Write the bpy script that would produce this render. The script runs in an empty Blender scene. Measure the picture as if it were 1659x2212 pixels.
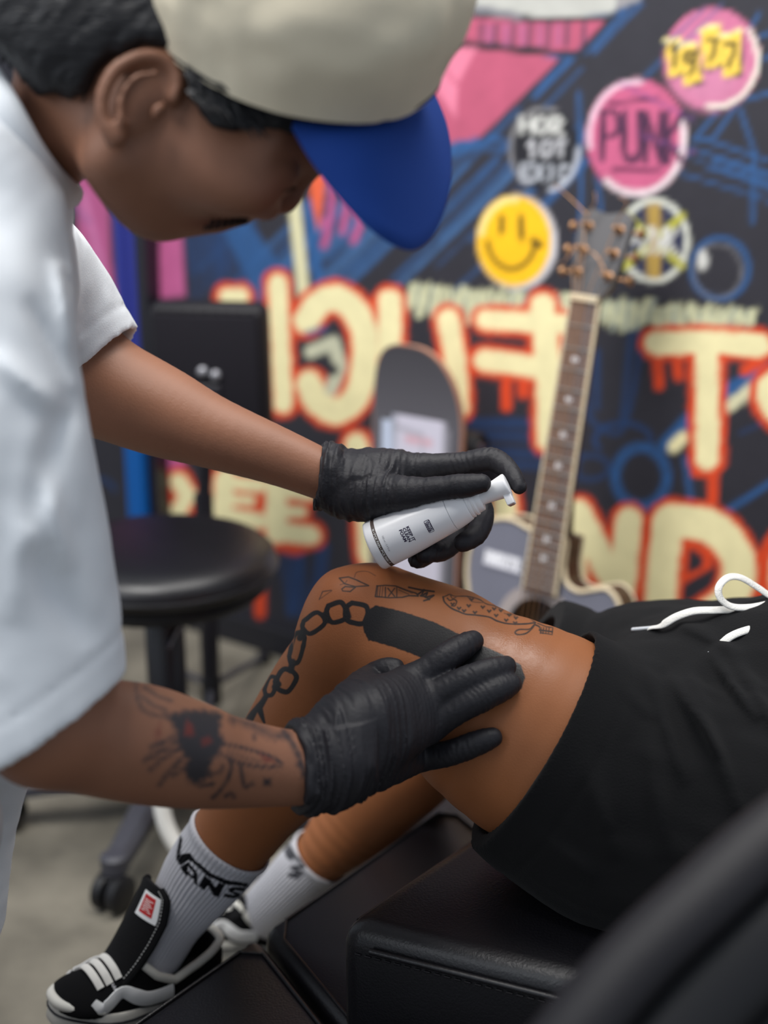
import bpy, bmesh, math, random
import numpy as np
from mathutils import Vector, Matrix

random.seed(7)
C = bpy.context.scene.collection
SC = bpy.context.scene

# ------------------------------------------------------------------ camera, world, lights, exposure
F, CX, CY = 3072.0, 829.5, 1106.0          # focal length in pixels of the 1659 x 2212 frame
HC, PITCH = 1.15, math.radians(18)
cp, sp = math.cos(PITCH), math.sin(PITCH)
cam = bpy.data.cameras.new('camera')
cam.sensor_fit = 'VERTICAL'; cam.sensor_height = 36.0; cam.lens = F / 2212 * 36
cam.clip_start = 0.05
cam.dof.use_dof = True; cam.dof.focus_distance = 1.25; cam.dof.aperture_fstop = 2.6
cob = bpy.data.objects.new('camera', cam); C.objects.link(cob)
cob.location = (0, 0, HC); cob.rotation_euler = (math.radians(90) - PITCH, 0, 0)
SC.camera = cob

wld = bpy.data.worlds.new('daylight'); SC.world = wld; wld.use_nodes = True
bg = wld.node_tree.nodes['Background']
bg.inputs[0].default_value = (0.80, 0.88, 1.0, 1); bg.inputs[1].default_value = 0.50

def area(name, loc, target, size, size_y, power, col):
    l = bpy.data.lights.new(name, 'AREA'); l.shape = 'RECTANGLE'; l.size = size; l.size_y = size_y
    l.energy = power; l.color = col
    o = bpy.data.objects.new(name, l); C.objects.link(o); o.location = loc
    o.rotation_euler = (Vector(target) - Vector(loc)).to_track_quat('-Z', 'Y').to_euler()
    return o
area('overhead_light', (0.45, 1.6, 2.8), (0.15, 1.4, 0.6), 1.3, 1.0, 34, (1.0, 0.97, 0.93))
wl_ = area('wall_fill', (-0.75, 0.95, 2.7), (0.2, 2.35, 0.7), 1.2, 0.6, 21, (1.0, 0.98, 0.95)); wl_.data.spread = math.radians(95)  # added fill to brighten the mural, not a lamp of the room
area('left_fill', (-2.3, -0.2, 2.5), (-0.2, 1.3, 0.8), 1.6, 1.6, 24, (0.90, 0.95, 1.0))  # added fill from the left for shirt and back, no window there

SC.view_settings.view_transform = 'Standard'; SC.view_settings.look = 'None'
SC.view_settings.exposure = 0.0; SC.view_settings.gamma = 1.0
SC.view_settings.use_curve_mapping = False

# ------------------------------------------------------------------ small helpers
def at(x, y, D):
    """world point that stands D metres in front of the camera along the ray of reference pixel (x, y)"""
    xc = (x - CX) / F * D; yc = -(y - CY) / F * D
    return np.array([xc, D * cp + yc * sp, HC - D * sp + yc * cp])

def on_plane(x, y, z):
    """world point where the ray of a reference pixel meets the horizontal plane at height z"""
    a = at(x, y, 1.0); o = np.array([0, 0, HC]); d = a - o
    return o + d * ((z - HC) / d[2])

def project(P):
    P = np.asarray(P, dtype=np.float64)
    q = P - np.array([0, 0, HC])
    D = q[:, 1] * cp - q[:, 2] * sp
    yc = q[:, 1] * sp + q[:, 2] * cp
    return CX + q[:, 0] / D * F, CY - yc / D * F, D

IMG_R = np.array([1.0, 0, 0]); IMG_D = -np.array([0, sp, cp]); IMG_T = -np.array([0, cp, -sp])   # right, down, toward camera
def imgv(r, d, t): return r * IMG_R + d * IMG_D + t * IMG_T
def nrm(v): v = np.asarray(v, float); return v / np.linalg.norm(v)

def lin(r, g, b):
    f = lambda c: (c / 255 / 12.92) if c / 255 <= 0.04045 else ((c / 255 + 0.055) / 1.055) ** 2.4
    return (f(r), f(g), f(b))

def tag(o, label=None, cat=None, group=None, kind=None):
    if label: o['label'] = label
    if cat: o['category'] = cat
    if group: o['group'] = group
    if kind: o['kind'] = kind
    return o

def empty(name, loc, label, cat, group=None):
    o = bpy.data.objects.new(name, None); C.objects.link(o); o.location = tuple(loc); o.empty_display_size = 0.05
    return tag(o, label, cat, group)

def link(name, me, mat, parent=None, smooth=True):
    o = bpy.data.objects.new(name, me); C.objects.link(o)
    if mat is not None:
        for m in (mat if isinstance(mat, (list, tuple)) else [mat]): me.materials.append(m)
    if parent is not None:
        o.parent = parent
        o.matrix_parent_inverse = root_inv(parent)
    if smooth and len(me.polygons): me.polygons.foreach_set('use_smooth', np.ones(len(me.polygons), dtype=bool))
    return o

def world_of(o):
    m = Matrix.LocRotScale(o.location, o.rotation_euler, o.scale)
    if o.parent is not None: return world_of(o.parent) @ o.matrix_parent_inverse @ m
    return m
def root_inv(p): return world_of(p).inverted()

def mesh_np(name, V, Fq, tris=False):
    """fast mesh from vertex array and an (n, 4) or (n, 3) face array"""
    me = bpy.data.meshes.new(name)
    V = np.asarray(V, dtype=np.float32); Fq = np.asarray(Fq, dtype=np.int32)
    n, k = Fq.shape
    me.vertices.add(len(V)); me.vertices.foreach_set('co', V.ravel())
    me.loops.add(n * k); me.loops.foreach_set('vertex_index', Fq.ravel())
    me.polygons.add(n); me.polygons.foreach_set('loop_start', np.arange(n, dtype=np.int32) * k)
    me.polygons.foreach_set('loop_total', np.full(n, k, dtype=np.int32))
    me.update(calc_edges=True); me.validate()
    return me

class MB:
    """collects shapes and links them as ONE mesh object"""
    def __init__(s): s.v = []; s.f = []
    def add(s, V, Fs):
        b = len(s.v); s.v.extend([tuple(map(float, p)) for p in V]); s.f.extend([tuple(int(i) + b for i in q) for q in Fs])
    def box(s, c, h, ax=None, bev=0.0):
        """box of half sizes h about c on axes ax (3 rows), with bevelled edges"""
        bm = bmesh.new(); bmesh.ops.create_cube(bm, size=2.0)
        for v in bm.verts: v.co = Vector((v.co.x * h[0], v.co.y * h[1], v.co.z * h[2]))
        if bev > 0: bmesh.ops.bevel(bm, geom=bm.edges[:], offset=bev, segments=3, affect='EDGES', profile=0.5)
        A = np.eye(3) if ax is None else np.array(ax, float)
        bm.verts.index_update()
        V = [np.array(c) + np.array(v.co) @ A for v in bm.verts]
        s.add(V, [[v.index for v in f.verts] for f in bm.faces]); bm.free()
    def tube(s, pts, r, n=12, cap=True, closed=False, flat=1.0, up=None):
        pts = [np.array(p, float) for p in pts]; m = len(pts)
        rs = r if isinstance(r, (list, tuple, np.ndarray)) else [r] * m
        T = [nrm((pts[(i + 1) % m] if closed or i < m - 1 else pts[i]) - (pts[i - 1] if closed or i > 0 else pts[i])) for i in range(m)]
        ref = np.array(up, float) if up is not None else (np.array([0, 0, 1.0]) if abs(T[0][2]) < 0.9 else np.array([1.0, 0, 0]))
        V = []; a = nrm(np.cross(T[0], np.cross(ref, T[0])))
        for i in range(m):
            a = nrm(a - T[i] * np.dot(a, T[i])) if up is None else nrm(ref - T[i] * np.dot(ref, T[i]))
            b = np.cross(T[i], a)
            for j in range(n):
                q = 2 * math.pi * j / n
                V.append(pts[i] + rs[i] * (math.cos(q) * a * flat + math.sin(q) * b))
        Fs = []
        for i in range(m if closed else m - 1):
            for j in range(n):
                Fs.append((i * n + j, i * n + (j + 1) % n, ((i + 1) % m) * n + (j + 1) % n, ((i + 1) % m) * n + j))
        if cap and not closed: Fs += [tuple(range(n - 1, -1, -1)), tuple((m - 1) * n + j for j in range(n))]
        s.add(V, Fs)
    def lathe(s, c, axis, prof, n=48, ref=None):
        ax = nrm(axis); r0 = np.array(ref, float) if ref is not None else (np.array([1.0, 0, 0]) if abs(ax[0]) < 0.9 else np.array([0, 1.0, 0]))
        a = nrm(r0 - ax * np.dot(r0, ax)); b = np.cross(ax, a); V = []; Fs = []
        for (h, r) in prof:
            for j in range(n):
                q = 2 * math.pi * j / n
                V.append(np.array(c) + ax * h + r * (math.cos(q) * a + math.sin(q) * b))
        for i in range(len(prof) - 1):
            for j in range(n):
                Fs.append((i * n + j, i * n + (j + 1) % n, (i + 1) * n + (j + 1) % n, (i + 1) * n + j))
        Fs += [tuple(range(n - 1, -1, -1)), tuple((len(prof) - 1) * n + j for j in range(n))]
        s.add(V, Fs)
    def prism(s, poly, o, a, b, n, t):
        """2-D outline poly on axes a, b from o, extruded t along -n"""
        o, a, b, n = map(lambda q: np.array(q, float), (o, a, b, n)); m = len(poly)
        top = [o + a * p[0] + b * p[1] for p in poly]; bot = [p - n * t for p in top]
        s.add(top + bot, [tuple(range(m)), tuple(range(2 * m - 1, m - 1, -1))] + [(i, m + i, m + (i + 1) % m, (i + 1) % m) for i in range(m)])
    def build(s, name, mat, parent=None, smooth=True, ang=None):
        me = bpy.data.meshes.new(name); me.from_pydata(s.v, [], s.f)
        bm = bmesh.new(); bm.from_mesh(me); bmesh.ops.recalc_face_normals(bm, faces=bm.faces[:]); bm.to_mesh(me); bm.free()
        o = link(name, me, mat, parent, smooth)
        if smooth: me.set_sharp_from_angle(angle=math.radians(ang or 40))
        return o

def crom(P, n=8):
    """Catmull-Rom through rows of P"""
    P = np.asarray(P, float); Q = np.vstack([2 * P[0] - P[1], P, 2 * P[-1] - P[-2]]); out = []
    for i in range(1, len(Q) - 2):
        for k in range(n):
            t = k / n; a, b, c, d = Q[i - 1], Q[i], Q[i + 1], Q[i + 2]
            out.append(0.5 * (2 * b + (c - a) * t + (2 * a - 5 * b + 4 * c - d) * t * t + (3 * b - a - 3 * c + d) * t ** 3))
    out.append(P[-1]); return np.array(out)

# ------------------------------------------------------------------ noise
_L = np.random.RandomState(3).rand(32, 32, 32).astype(np.float32)
def vnoise(P):
    P = np.asarray(P, dtype=np.float32); i = np.floor(P).astype(np.int64); f = P - i; f = f * f * (3 - 2 * f)
    i0 = i & 31; i1 = (i + 1) & 31; r = 0
    for dx in (0, 1):
        for dy in (0, 1):
            for dz in (0, 1):
                w = (f[:, 0] if dx else 1 - f[:, 0]) * (f[:, 1] if dy else 1 - f[:, 1]) * (f[:, 2] if dz else 1 - f[:, 2])
                r = r + w * _L[(i1 if dx else i0)[:, 0], (i1 if dy else i0)[:, 1], (i1 if dz else i0)[:, 2]]
    return r - 0.5
def fbm(P, o=3): return sum(vnoise(P * 2 ** k + 7.3 * k) / 2 ** k for k in range(o))

# ------------------------------------------------------------------ implicit shapes -> one continuous mesh (surface nets)
class Cone:
    def __init__(s, a, ra, b, rb):
        s.a, s.b, s.ra, s.rb = np.array(a, float), np.array(b, float), ra, rb
        s.lo = np.minimum(s.a - ra, s.b - rb); s.hi = np.maximum(s.a + ra, s.b + rb)
    def f(s, P):
        ba = (s.b - s.a).astype(P.dtype); pa = P - s.a.astype(P.dtype)
        h = np.clip(pa @ ba / max(float(ba @ ba), 1e-12), 0, 1)
        return np.linalg.norm(pa - h[:, None] * ba, axis=1) - (s.ra + (s.rb - s.ra) * h)
class Ell:
    def __init__(s, c, R, r):
        """ellipsoid about c; rows of R are its axes, r its radii"""
        s.c = np.array(c, float); s.R = np.array([nrm(q) for q in R]); s.r = np.array(r, float); m = max(r)
        e = np.sqrt(((s.R * s.r[:, None]) ** 2).sum(0)); s.lo = s.c - e; s.hi = s.c + e
    def f(s, P):
        q = (P - s.c.astype(P.dtype)) @ s.R.T.astype(P.dtype)
        k0 = np.linalg.norm(q / s.r, axis=1); k1 = np.linalg.norm(q / s.r ** 2, axis=1) + 1e-9
        return (k0 * (k0 - 1) / k1).astype(P.dtype)
class Half:
    """half space: inside where (p-c).n < 0, limited to a box"""
    def __init__(s, c, n, ext):
        s.c = np.array(c, float); s.n = nrm(n); s.lo = s.c - ext; s.hi = s.c + ext
    def f(s, P): return (P - s.c.astype(P.dtype)) @ s.n.astype(P.dtype)
def smin(a, b, k):
    if k <= 0: return np.minimum(a, b)
    h = np.maximum(k - np.abs(a - b), 0) / k
    return np.minimum(a, b) - h * h * k * 0.25

class Shape:
    def __init__(s): s.ops = []; s.disp = None; s.band = 0.01; s.clip = None
    def u(s, prim, k=0.0): s.ops.append((0, [prim], k)); return s
    def cut(s, prim, k=0.0): s.ops.append((1, [prim], k)); return s
    def chain(s, pts, k=0.0, n=5, cut=False, world=False):
        """tapered limb through (x, y, D, r_px) joints (or world x, y, z, r)"""
        W = [np.append(np.array(p[:3], float), p[3]) if world else np.append(at(p[0], p[1], p[2]), p[3] * p[2] / F) for p in pts]
        Q = crom(W, n) if len(W) > 2 and n > 1 else np.array(W)
        s.ops.append((1 if cut else 0, [Cone(Q[i][:3], Q[i][3], Q[i + 1][:3], Q[i + 1][3]) for i in range(len(Q) - 1)], k)); return s
    def eval(s, P):
        P = np.asarray(P, float); d = np.full(len(P), 1.0)
        for op, prims, k in s.ops:
            v = prims[0].f(P)
            for q in prims[1:]: v = np.minimum(v, q.f(P))
            d = smin(d, v, k) if op == 0 else -smin(-d, v, k)
        return d
    def hit(s, x, y, lo=0.8, hi=1.8):
        D = np.linspace(lo, hi, 1500); o = at(x, y, 0.0); P = o + (at(x, y, 1.0) - o) * D[:, None]
        v = s.eval(P); i = np.argmax(v < 0)
        return D[i] if v.min() < 0 else None
    def mesh(s, h, lo=None, hi=None, relax=1):
        A = [q for op, ps, k in s.ops if op == 0 for q in ps]
        L = np.min([q.lo for q in A], 0) - 3 * h - 0.006 if lo is None else np.array(lo, float)
        Hh = np.max([q.hi for q in A], 0) + 3 * h + 0.006 if hi is None else np.array(hi, float)
        n = np.ceil((Hh - L) / h).astype(int) + 1
        g = np.full(n, 1.0, dtype=np.float32)
        ax = [(L[i] + h * np.arange(n[i])).astype(np.float32) for i in range(3)]
        def sub(lo_, hi_, m):
            i0 = np.clip(np.floor((lo_ - m - L) / h).astype(int), 0, n); i1 = np.clip(np.ceil((hi_ + m - L) / h).astype(int) + 1, 0, n)
            if np.any(i1 <= i0): return None, None
            sl = tuple(slice(i0[i], i1[i]) for i in range(3))
            G = np.meshgrid(ax[0][sl[0]], ax[1][sl[1]], ax[2][sl[2]], indexing='ij')
            return sl, np.stack([q.ravel() for q in G], 1)
        for op, prims, k in s.ops:
            m = k + 3 * h
            if len(prims) == 1:
                sl, P = sub(prims[0].lo, prims[0].hi, m)
                if sl is None: continue
                v = prims[0].f(P).reshape(g[sl].shape)
                g[sl] = smin(g[sl], v, k) if op == 0 else -smin(-g[sl], v, k)
            else:
                bl = np.min([q.lo for q in prims], 0); bh = np.max([q.hi for q in prims], 0)
                i0 = np.clip(np.floor((bl - m - L) / h).astype(int), 0, n); i1 = np.clip(np.ceil((bh + m - L) / h).astype(int) + 1, 0, n)
                if np.any(i1 <= i0): continue
                SL = tuple(slice(i0[i], i1[i]) for i in range(3))
                t = np.full(g[SL].shape, 1.0, dtype=np.float32)
                for q in prims:
                    sl, P = sub(q.lo, q.hi, m)
                    if sl is None: continue
                    ls = tuple(slice(sl[i].start - i0[i], sl[i].stop - i0[i]) for i in range(3))
                    t[ls] = np.minimum(t[ls], q.f(P).reshape(t[ls].shape))
                g[SL] = smin(g[SL], t, k) if op == 0 else -smin(-g[SL], t, k)
        if s.disp is not None:
            idx = np.nonzero(np.abs(g) < s.band)
            P = np.stack([ax[0][idx[0]], ax[1][idx[1]], ax[2][idx[2]]], 1)
            g[idx] += s.disp(P).astype(np.float32)
        if s.clip is not None:                  # keep out of what it rests on
            idx = np.nonzero(np.abs(g) < .014); P = np.stack([ax[0][idx[0]], ax[1][idx[1]], ax[2][idx[2]]], 1)
            g[idx] = np.maximum(g[idx], (.0008 - s.clip(P)).astype(np.float32))
        for i in range(3):                      # close the surface at the edge of the grid
            sl = [slice(None)] * 3; sl[i] = 0; g[tuple(sl)] = np.maximum(g[tuple(sl)], h); sl[i] = -1; g[tuple(sl)] = np.maximum(g[tuple(sl)], h)
        V, Q = nets(g, L, h)
        return (relaxed(V, Q, relax) if relax else V), Q

def nets(g, L, h):
    s = g < 0; n = g.shape
    cnt = np.zeros((n[0] - 1, n[1] - 1, n[2] - 1), dtype=np.uint8)
    off = [(a, b, c) for a in (0, 1) for b in (0, 1) for c in (0, 1)]
    for a, b, c in off: cnt += s[a:n[0] - 1 + a, b:n[1] - 1 + b, c:n[2] - 1 + c]
    act = (cnt > 0) & (cnt < 8); I = np.argwhere(act)
    idx = np.full(act.shape, -1, dtype=np.int32); idx[act] = np.arange(len(I))
    cor = {o: g[I[:, 0] + o[0], I[:, 1] + o[1], I[:, 2] + o[2]].astype(np.float64) for o in off}
    acc = np.zeros((len(I), 3)); w = np.zeros(len(I))
    for o in off:
        for a in range(3):
            if o[a]: continue
            o2 = list(o); o2[a] = 1; d0, d1 = cor[o], cor[tuple(o2)]
            m = (d0 < 0) != (d1 < 0); t = np.where(m, d0 / np.where(m, d0 - d1, 1), 0)
            p = np.tile(np.array(o, float), (len(I), 1)); p[:, a] = t
            acc += p * m[:, None]; w += m
    V = L + (I + acc / w[:, None]) * h
    quads = []
    for a in range(3):
        b, c = (a + 1) % 3, (a + 2) % 3
        sl0 = [slice(None)] * 3; sl1 = [slice(None)] * 3; sl0[a] = slice(0, -1); sl1[a] = slice(1, None)
        s0, s1 = s[tuple(sl0)], s[tuple(sl1)]; E = np.argwhere(s0 != s1)
        E = E[(E[:, b] > 0) & (E[:, c] > 0) & (E[:, b] < n[b] - 1) & (E[:, c] < n[c] - 1)]
        inside0 = s0[E[:, 0], E[:, 1], E[:, 2]]
        def cell(db, dc):
            q = E.copy(); q[:, b] -= db; q[:, c] -= dc; return idx[q[:, 0], q[:, 1], q[:, 2]]
        q = np.stack([cell(1, 1), cell(0, 1), cell(0, 0), cell(1, 0)], 1)
        q[~inside0] = q[~inside0][:, ::-1]; quads.append(q)
    Q = np.concatenate(quads); return V, Q[(Q >= 0).all(1)]

def relaxed(V, Q, it=1, lam=0.5):
    E = np.concatenate([Q[:, [0, 1]], Q[:, [1, 2]], Q[:, [2, 3]], Q[:, [3, 0]]])
    for _ in range(it):
        A = np.zeros_like(V); c = np.zeros(len(V))
        for k in range(3): A[:, k] = np.bincount(E[:, 0], V[E[:, 1], k], len(V)) + np.bincount(E[:, 1], V[E[:, 0], k], len(V))
        c = np.bincount(E[:, 0], minlength=len(V)) + np.bincount(E[:, 1], minlength=len(V))
        V = V + lam * (A / np.maximum(c, 1)[:, None] - V)
    return V

def vnormals(V, Q):
    N = np.cross(V[Q[:, 2]] - V[Q[:, 0]], V[Q[:, 3]] - V[Q[:, 1]]) if Q.shape[1] == 4 else np.cross(V[Q[:, 1]] - V[Q[:, 0]], V[Q[:, 2]] - V[Q[:, 0]])
    R = np.zeros_like(V)
    for j in range(Q.shape[1]):
        for k in range(3): R[:, k] += np.bincount(Q[:, j], N[:, k], len(V))
    return R / np.maximum(np.linalg.norm(R, axis=1), 1e-12)[:, None]

def color_attr(me, name, col):
    a = me.color_attributes.new(name, 'FLOAT_COLOR', 'POINT')
    c = np.ones((len(me.vertices), 4), dtype=np.float32); c[:, :col.shape[1]] = col
    a.data.foreach_set('color', c.ravel())

# ------------------------------------------------------------------ 2-D drawing on points given in reference pixels (paint, ink, print)
class Paint:
    def __init__(s, X, Y, base): s.X, s.Y = X, Y; s.C = np.tile(np.array(base, np.float32), (len(X), 1)); s.k = np.ones(len(X), np.float32)
    def _sel(s, pts, m):
        P = np.array(pts, float)
        return np.nonzero((s.X > P[:, 0].min() - m) & (s.X < P[:, 0].max() + m) & (s.Y > P[:, 1].min() - m) & (s.Y < P[:, 1].max() + m))[0]
    def _mix(s, i, a, col): a = (np.clip(a, 0, 1) * s.k[i])[:, None].astype(np.float32); s.C[i] = s.C[i] * (1 - a) + np.array(col, np.float32) * a
    def line(s, pts, w, col, soft=4.0, op=1.0, smooth=False, wob=0):
        if smooth and len(pts) > 2: pts = crom(pts, 6)
        i = s._sel(pts, w / 2 + soft + wob)
        if not len(i): return
        d = polydist(s.X[i], s.Y[i], pts)
        if wob: d = d + wob * vnoise(np.stack([s.X[i] / 9, s.Y[i] / 9, np.full(len(i), w)], 1))
        s._mix(i, op * ((w / 2 - d) / soft + 0.5), col)
    def poly(s, pts, col, soft=4.0, op=1.0, wob=0):
        i = s._sel(pts, soft + wob)
        if not len(i): return
        P = list(pts) + [pts[0]]; d = polydist(s.X[i], s.Y[i], P); ins = np.zeros(len(i), bool)
        for a, b in zip(P[:-1], P[1:]):
            c = ((a[1] > s.Y[i]) != (b[1] > s.Y[i])) & (s.X[i] < (b[0] - a[0]) * (s.Y[i] - a[1]) / ((b[1] - a[1]) or 1e-9) + a[0]); ins ^= c
        sd = np.where(ins, d, -d)
        if wob: sd = sd + wob * vnoise(np.stack([s.X[i] / 5, s.Y[i] / 5, np.zeros(len(i))], 1))
        s._mix(i, op * (sd / soft + 0.5), col)
    def ell(s, cx, cy, rx, ry, col, soft=4.0, op=1.0):
        i = s._sel([(cx - rx, cy - ry), (cx + rx, cy + ry)], soft)
        if not len(i): return
        q = np.hypot((s.X[i] - cx) / rx, (s.Y[i] - cy) / ry); s._mix(i, op * ((1 - q) * min(rx, ry) / soft + 0.5), col)
    def ring(s, cx, cy, rx, ry, w, col, a0=0, a1=360, soft=4.0, op=1.0):
        n = 28; s.line([(cx + rx * math.cos(math.radians(a0 + (a1 - a0) * k / n)), cy + ry * math.sin(math.radians(a0 + (a1 - a0) * k / n))) for k in range(n + 1)], w, col, soft, op)
    def text(s, t, x, y, w, h, lw, col, gap=0.25, soft=3.0, slope=0.0):
        """stroke lettering: box of size w x h per letter, from (x, y) top left"""
        for ch in t:
            for st in FONT.get(ch, []): s.line([(x + p[0] * w, y + slope * (x + p[0] * w) * 0 + p[1] * h) for p in st], lw, col, soft)
            x += w * (1 + gap); y += slope * w * (1 + gap)
def fold(X, Y, x0, y0, x1, y1, w):
    bx, by = x1 - x0, y1 - y0; t = ((X - x0) * bx + (Y - y0) * by) / (bx * bx + by * by); tc = np.clip(t, 0, 1)
    return np.exp(-(np.hypot(X - x0 - tc * bx, Y - y0 - tc * by) / w) ** 2) * np.sin(math.pi * tc) ** .7
def polydist(X, Y, pts):
    d = np.full(len(X), 1e9)
    for a, b in zip(pts[:-1], pts[1:]):
        bx, by = b[0] - a[0], b[1] - a[1]; L2 = bx * bx + by * by or 1e-9
        t = np.clip(((X - a[0]) * bx + (Y - a[1]) * by) / L2, 0, 1); d = np.minimum(d, np.hypot(X - a[0] - t * bx, Y - a[1] - t * by))
    return d
FONT = {
 'P': [[(0, 1), (0, 0), (.7, 0), (1, .15), (1, .38), (.7, .52), (0, .52)]], 'U': [[(0, 0), (0, .8), (.25, 1), (.75, 1), (1, .8), (1, 0)]],
 'N': [[(0, 1), (0, 0), (1, 1), (1, 0)]], 'K': [[(0, 0), (0, 1)], [(1, 0), (0, .5), (1, 1)]], '1': [[(.2, .2), (.6, 0), (.6, 1)]],
 '7': [[(0, 0), (1, 0), (.4, 1)]], '9': [[(1, .4), (.5, .5), (0, .28), (.3, 0), (.8, 0), (1, .3), (.9, .8), (.4, 1)]],
 'H': [[(0, 0), (0, 1)], [(1, 0), (1, 1)], [(0, .5), (1, .5)]], 'O': [[(.5, 0), (0, .3), (0, .7), (.5, 1), (1, .7), (1, .3), (.5, 0)]],
 'R': [[(0, 1), (0, 0), (.8, 0), (1, .25), (.8, .5), (0, .5), (1, 1)]], 'T': [[(0, 0), (1, 0)], [(.5, 0), (.5, 1)]],
 'E': [[(1, 0), (0, 0), (0, 1), (1, 1)], [(0, .5), (.8, .5)]], 'X': [[(0, 0), (1, 1)], [(1, 0), (0, 1)]], 'I': [[(.5, 0), (.5, 1)]],
 'C': [[(1, .15), (.6, 0), (.2, .1), (0, .5), (.2, .9), (.6, 1), (1, .85)]], 'S': [[(1, .1), (.4, 0), (0, .25), (1, .7), (.6, 1), (0, .9)]],
 'A': [[(0, 1), (.5, 0), (1, 1)], [(.2, .65), (.8, .65)]], 'V': [[(0, 0), (.5, 1), (1, 0)]], 'D': [[(0, 0), (0, 1), (.6, 1), (1, .6), (1, .4), (.6, 0), (0, 0)]],
}

# ------------------------------------------------------------------ materials
def mat(name, col, rough=0.6, spec=0.5, metal=0.0, bump=0.0, bscale=200.0, stretch=None, var=0.0, vscale=12.0, coat=0.0, attr=None, sheen=0.0, coord='Object', rvar=0.0, wet=0.0):
    m = bpy.data.materials.new(name); m.use_nodes = True; nt = m.node_tree; B = nt.nodes['Principled BSDF']
    B.inputs['Base Color'].default_value = (*col, 1); B.inputs['Roughness'].default_value = rough
    B.inputs['Specular IOR Level'].default_value = spec; B.inputs['Metallic'].default_value = metal
    B.inputs['Coat Weight'].default_value = coat; B.inputs['Coat Roughness'].default_value = 0.15
    if sheen: B.inputs['Sheen Weight'].default_value = sheen; B.inputs['Sheen Roughness'].default_value = 0.5
    tc = nt.nodes.new('ShaderNodeTexCoord'); mp = nt.nodes.new('ShaderNodeMapping'); nt.links.new(tc.outputs[coord], mp.inputs[0])
    if stretch: mp.inputs['Scale'].default_value = stretch
    src = None
    if attr:
        a = nt.nodes.new('ShaderNodeVertexColor'); a.layer_name = attr; src = a.outputs['Color']
        if wet:
            mw_ = nt.nodes.new('ShaderNodeMapRange'); mw_.inputs[1].default_value = 0; mw_.inputs[2].default_value = 1; mw_.inputs[3].default_value = wet; mw_.inputs[4].default_value = rough
            nt.links.new(a.outputs['Alpha'], mw_.inputs[0]); nt.links.new(mw_.outputs[0], B.inputs['Roughness'])
    if var:
        nz = nt.nodes.new('ShaderNodeTexNoise'); nz.inputs['Scale'].default_value = vscale; nz.inputs['Detail'].default_value = 5; nt.links.new(mp.outputs[0], nz.inputs['Vector'])
        mr = nt.nodes.new('ShaderNodeMapRange'); mr.inputs[1].default_value = 0.3; mr.inputs[2].default_value = 0.7; mr.inputs[3].default_value = 1 - var; mr.inputs[4].default_value = 1 + var
        nt.links.new(nz.outputs[0], mr.inputs[0])
        mx = nt.nodes.new('ShaderNodeVectorMath'); mx.operation = 'SCALE'; nt.links.new(mr.outputs[0], mx.inputs['Scale'])
        if src is not None: nt.links.new(src, mx.inputs[0])
        else: mx.inputs[0].default_value = col
        src = mx.outputs[0]
        if rvar:
            m2 = nt.nodes.new('ShaderNodeMapRange'); m2.inputs[1].default_value = 0.3; m2.inputs[2].default_value = 0.7; m2.inputs[3].default_value = rough - rvar; m2.inputs[4].default_value = rough + rvar
            nt.links.new(nz.outputs[0], m2.inputs[0]); nt.links.new(m2.outputs[0], B.inputs['Roughness'])
    if src is not None: nt.links.new(src, B.inputs['Base Color'])
    if bump:
        nb = nt.nodes.new('ShaderNodeTexNoise'); nb.inputs['Scale'].default_value = bscale; nb.inputs['Detail'].default_value = 4; nt.links.new(mp.outputs[0], nb.inputs['Vector'])
        bp = nt.nodes.new('ShaderNodeBump'); bp.inputs['Strength'].default_value = bump; bp.inputs['Distance'].default_value = 0.002
        nt.links.new(nb.outputs[0], bp.inputs['Height']); nt.links.new(bp.outputs[0], B.inputs['Normal'])
    return m

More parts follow.
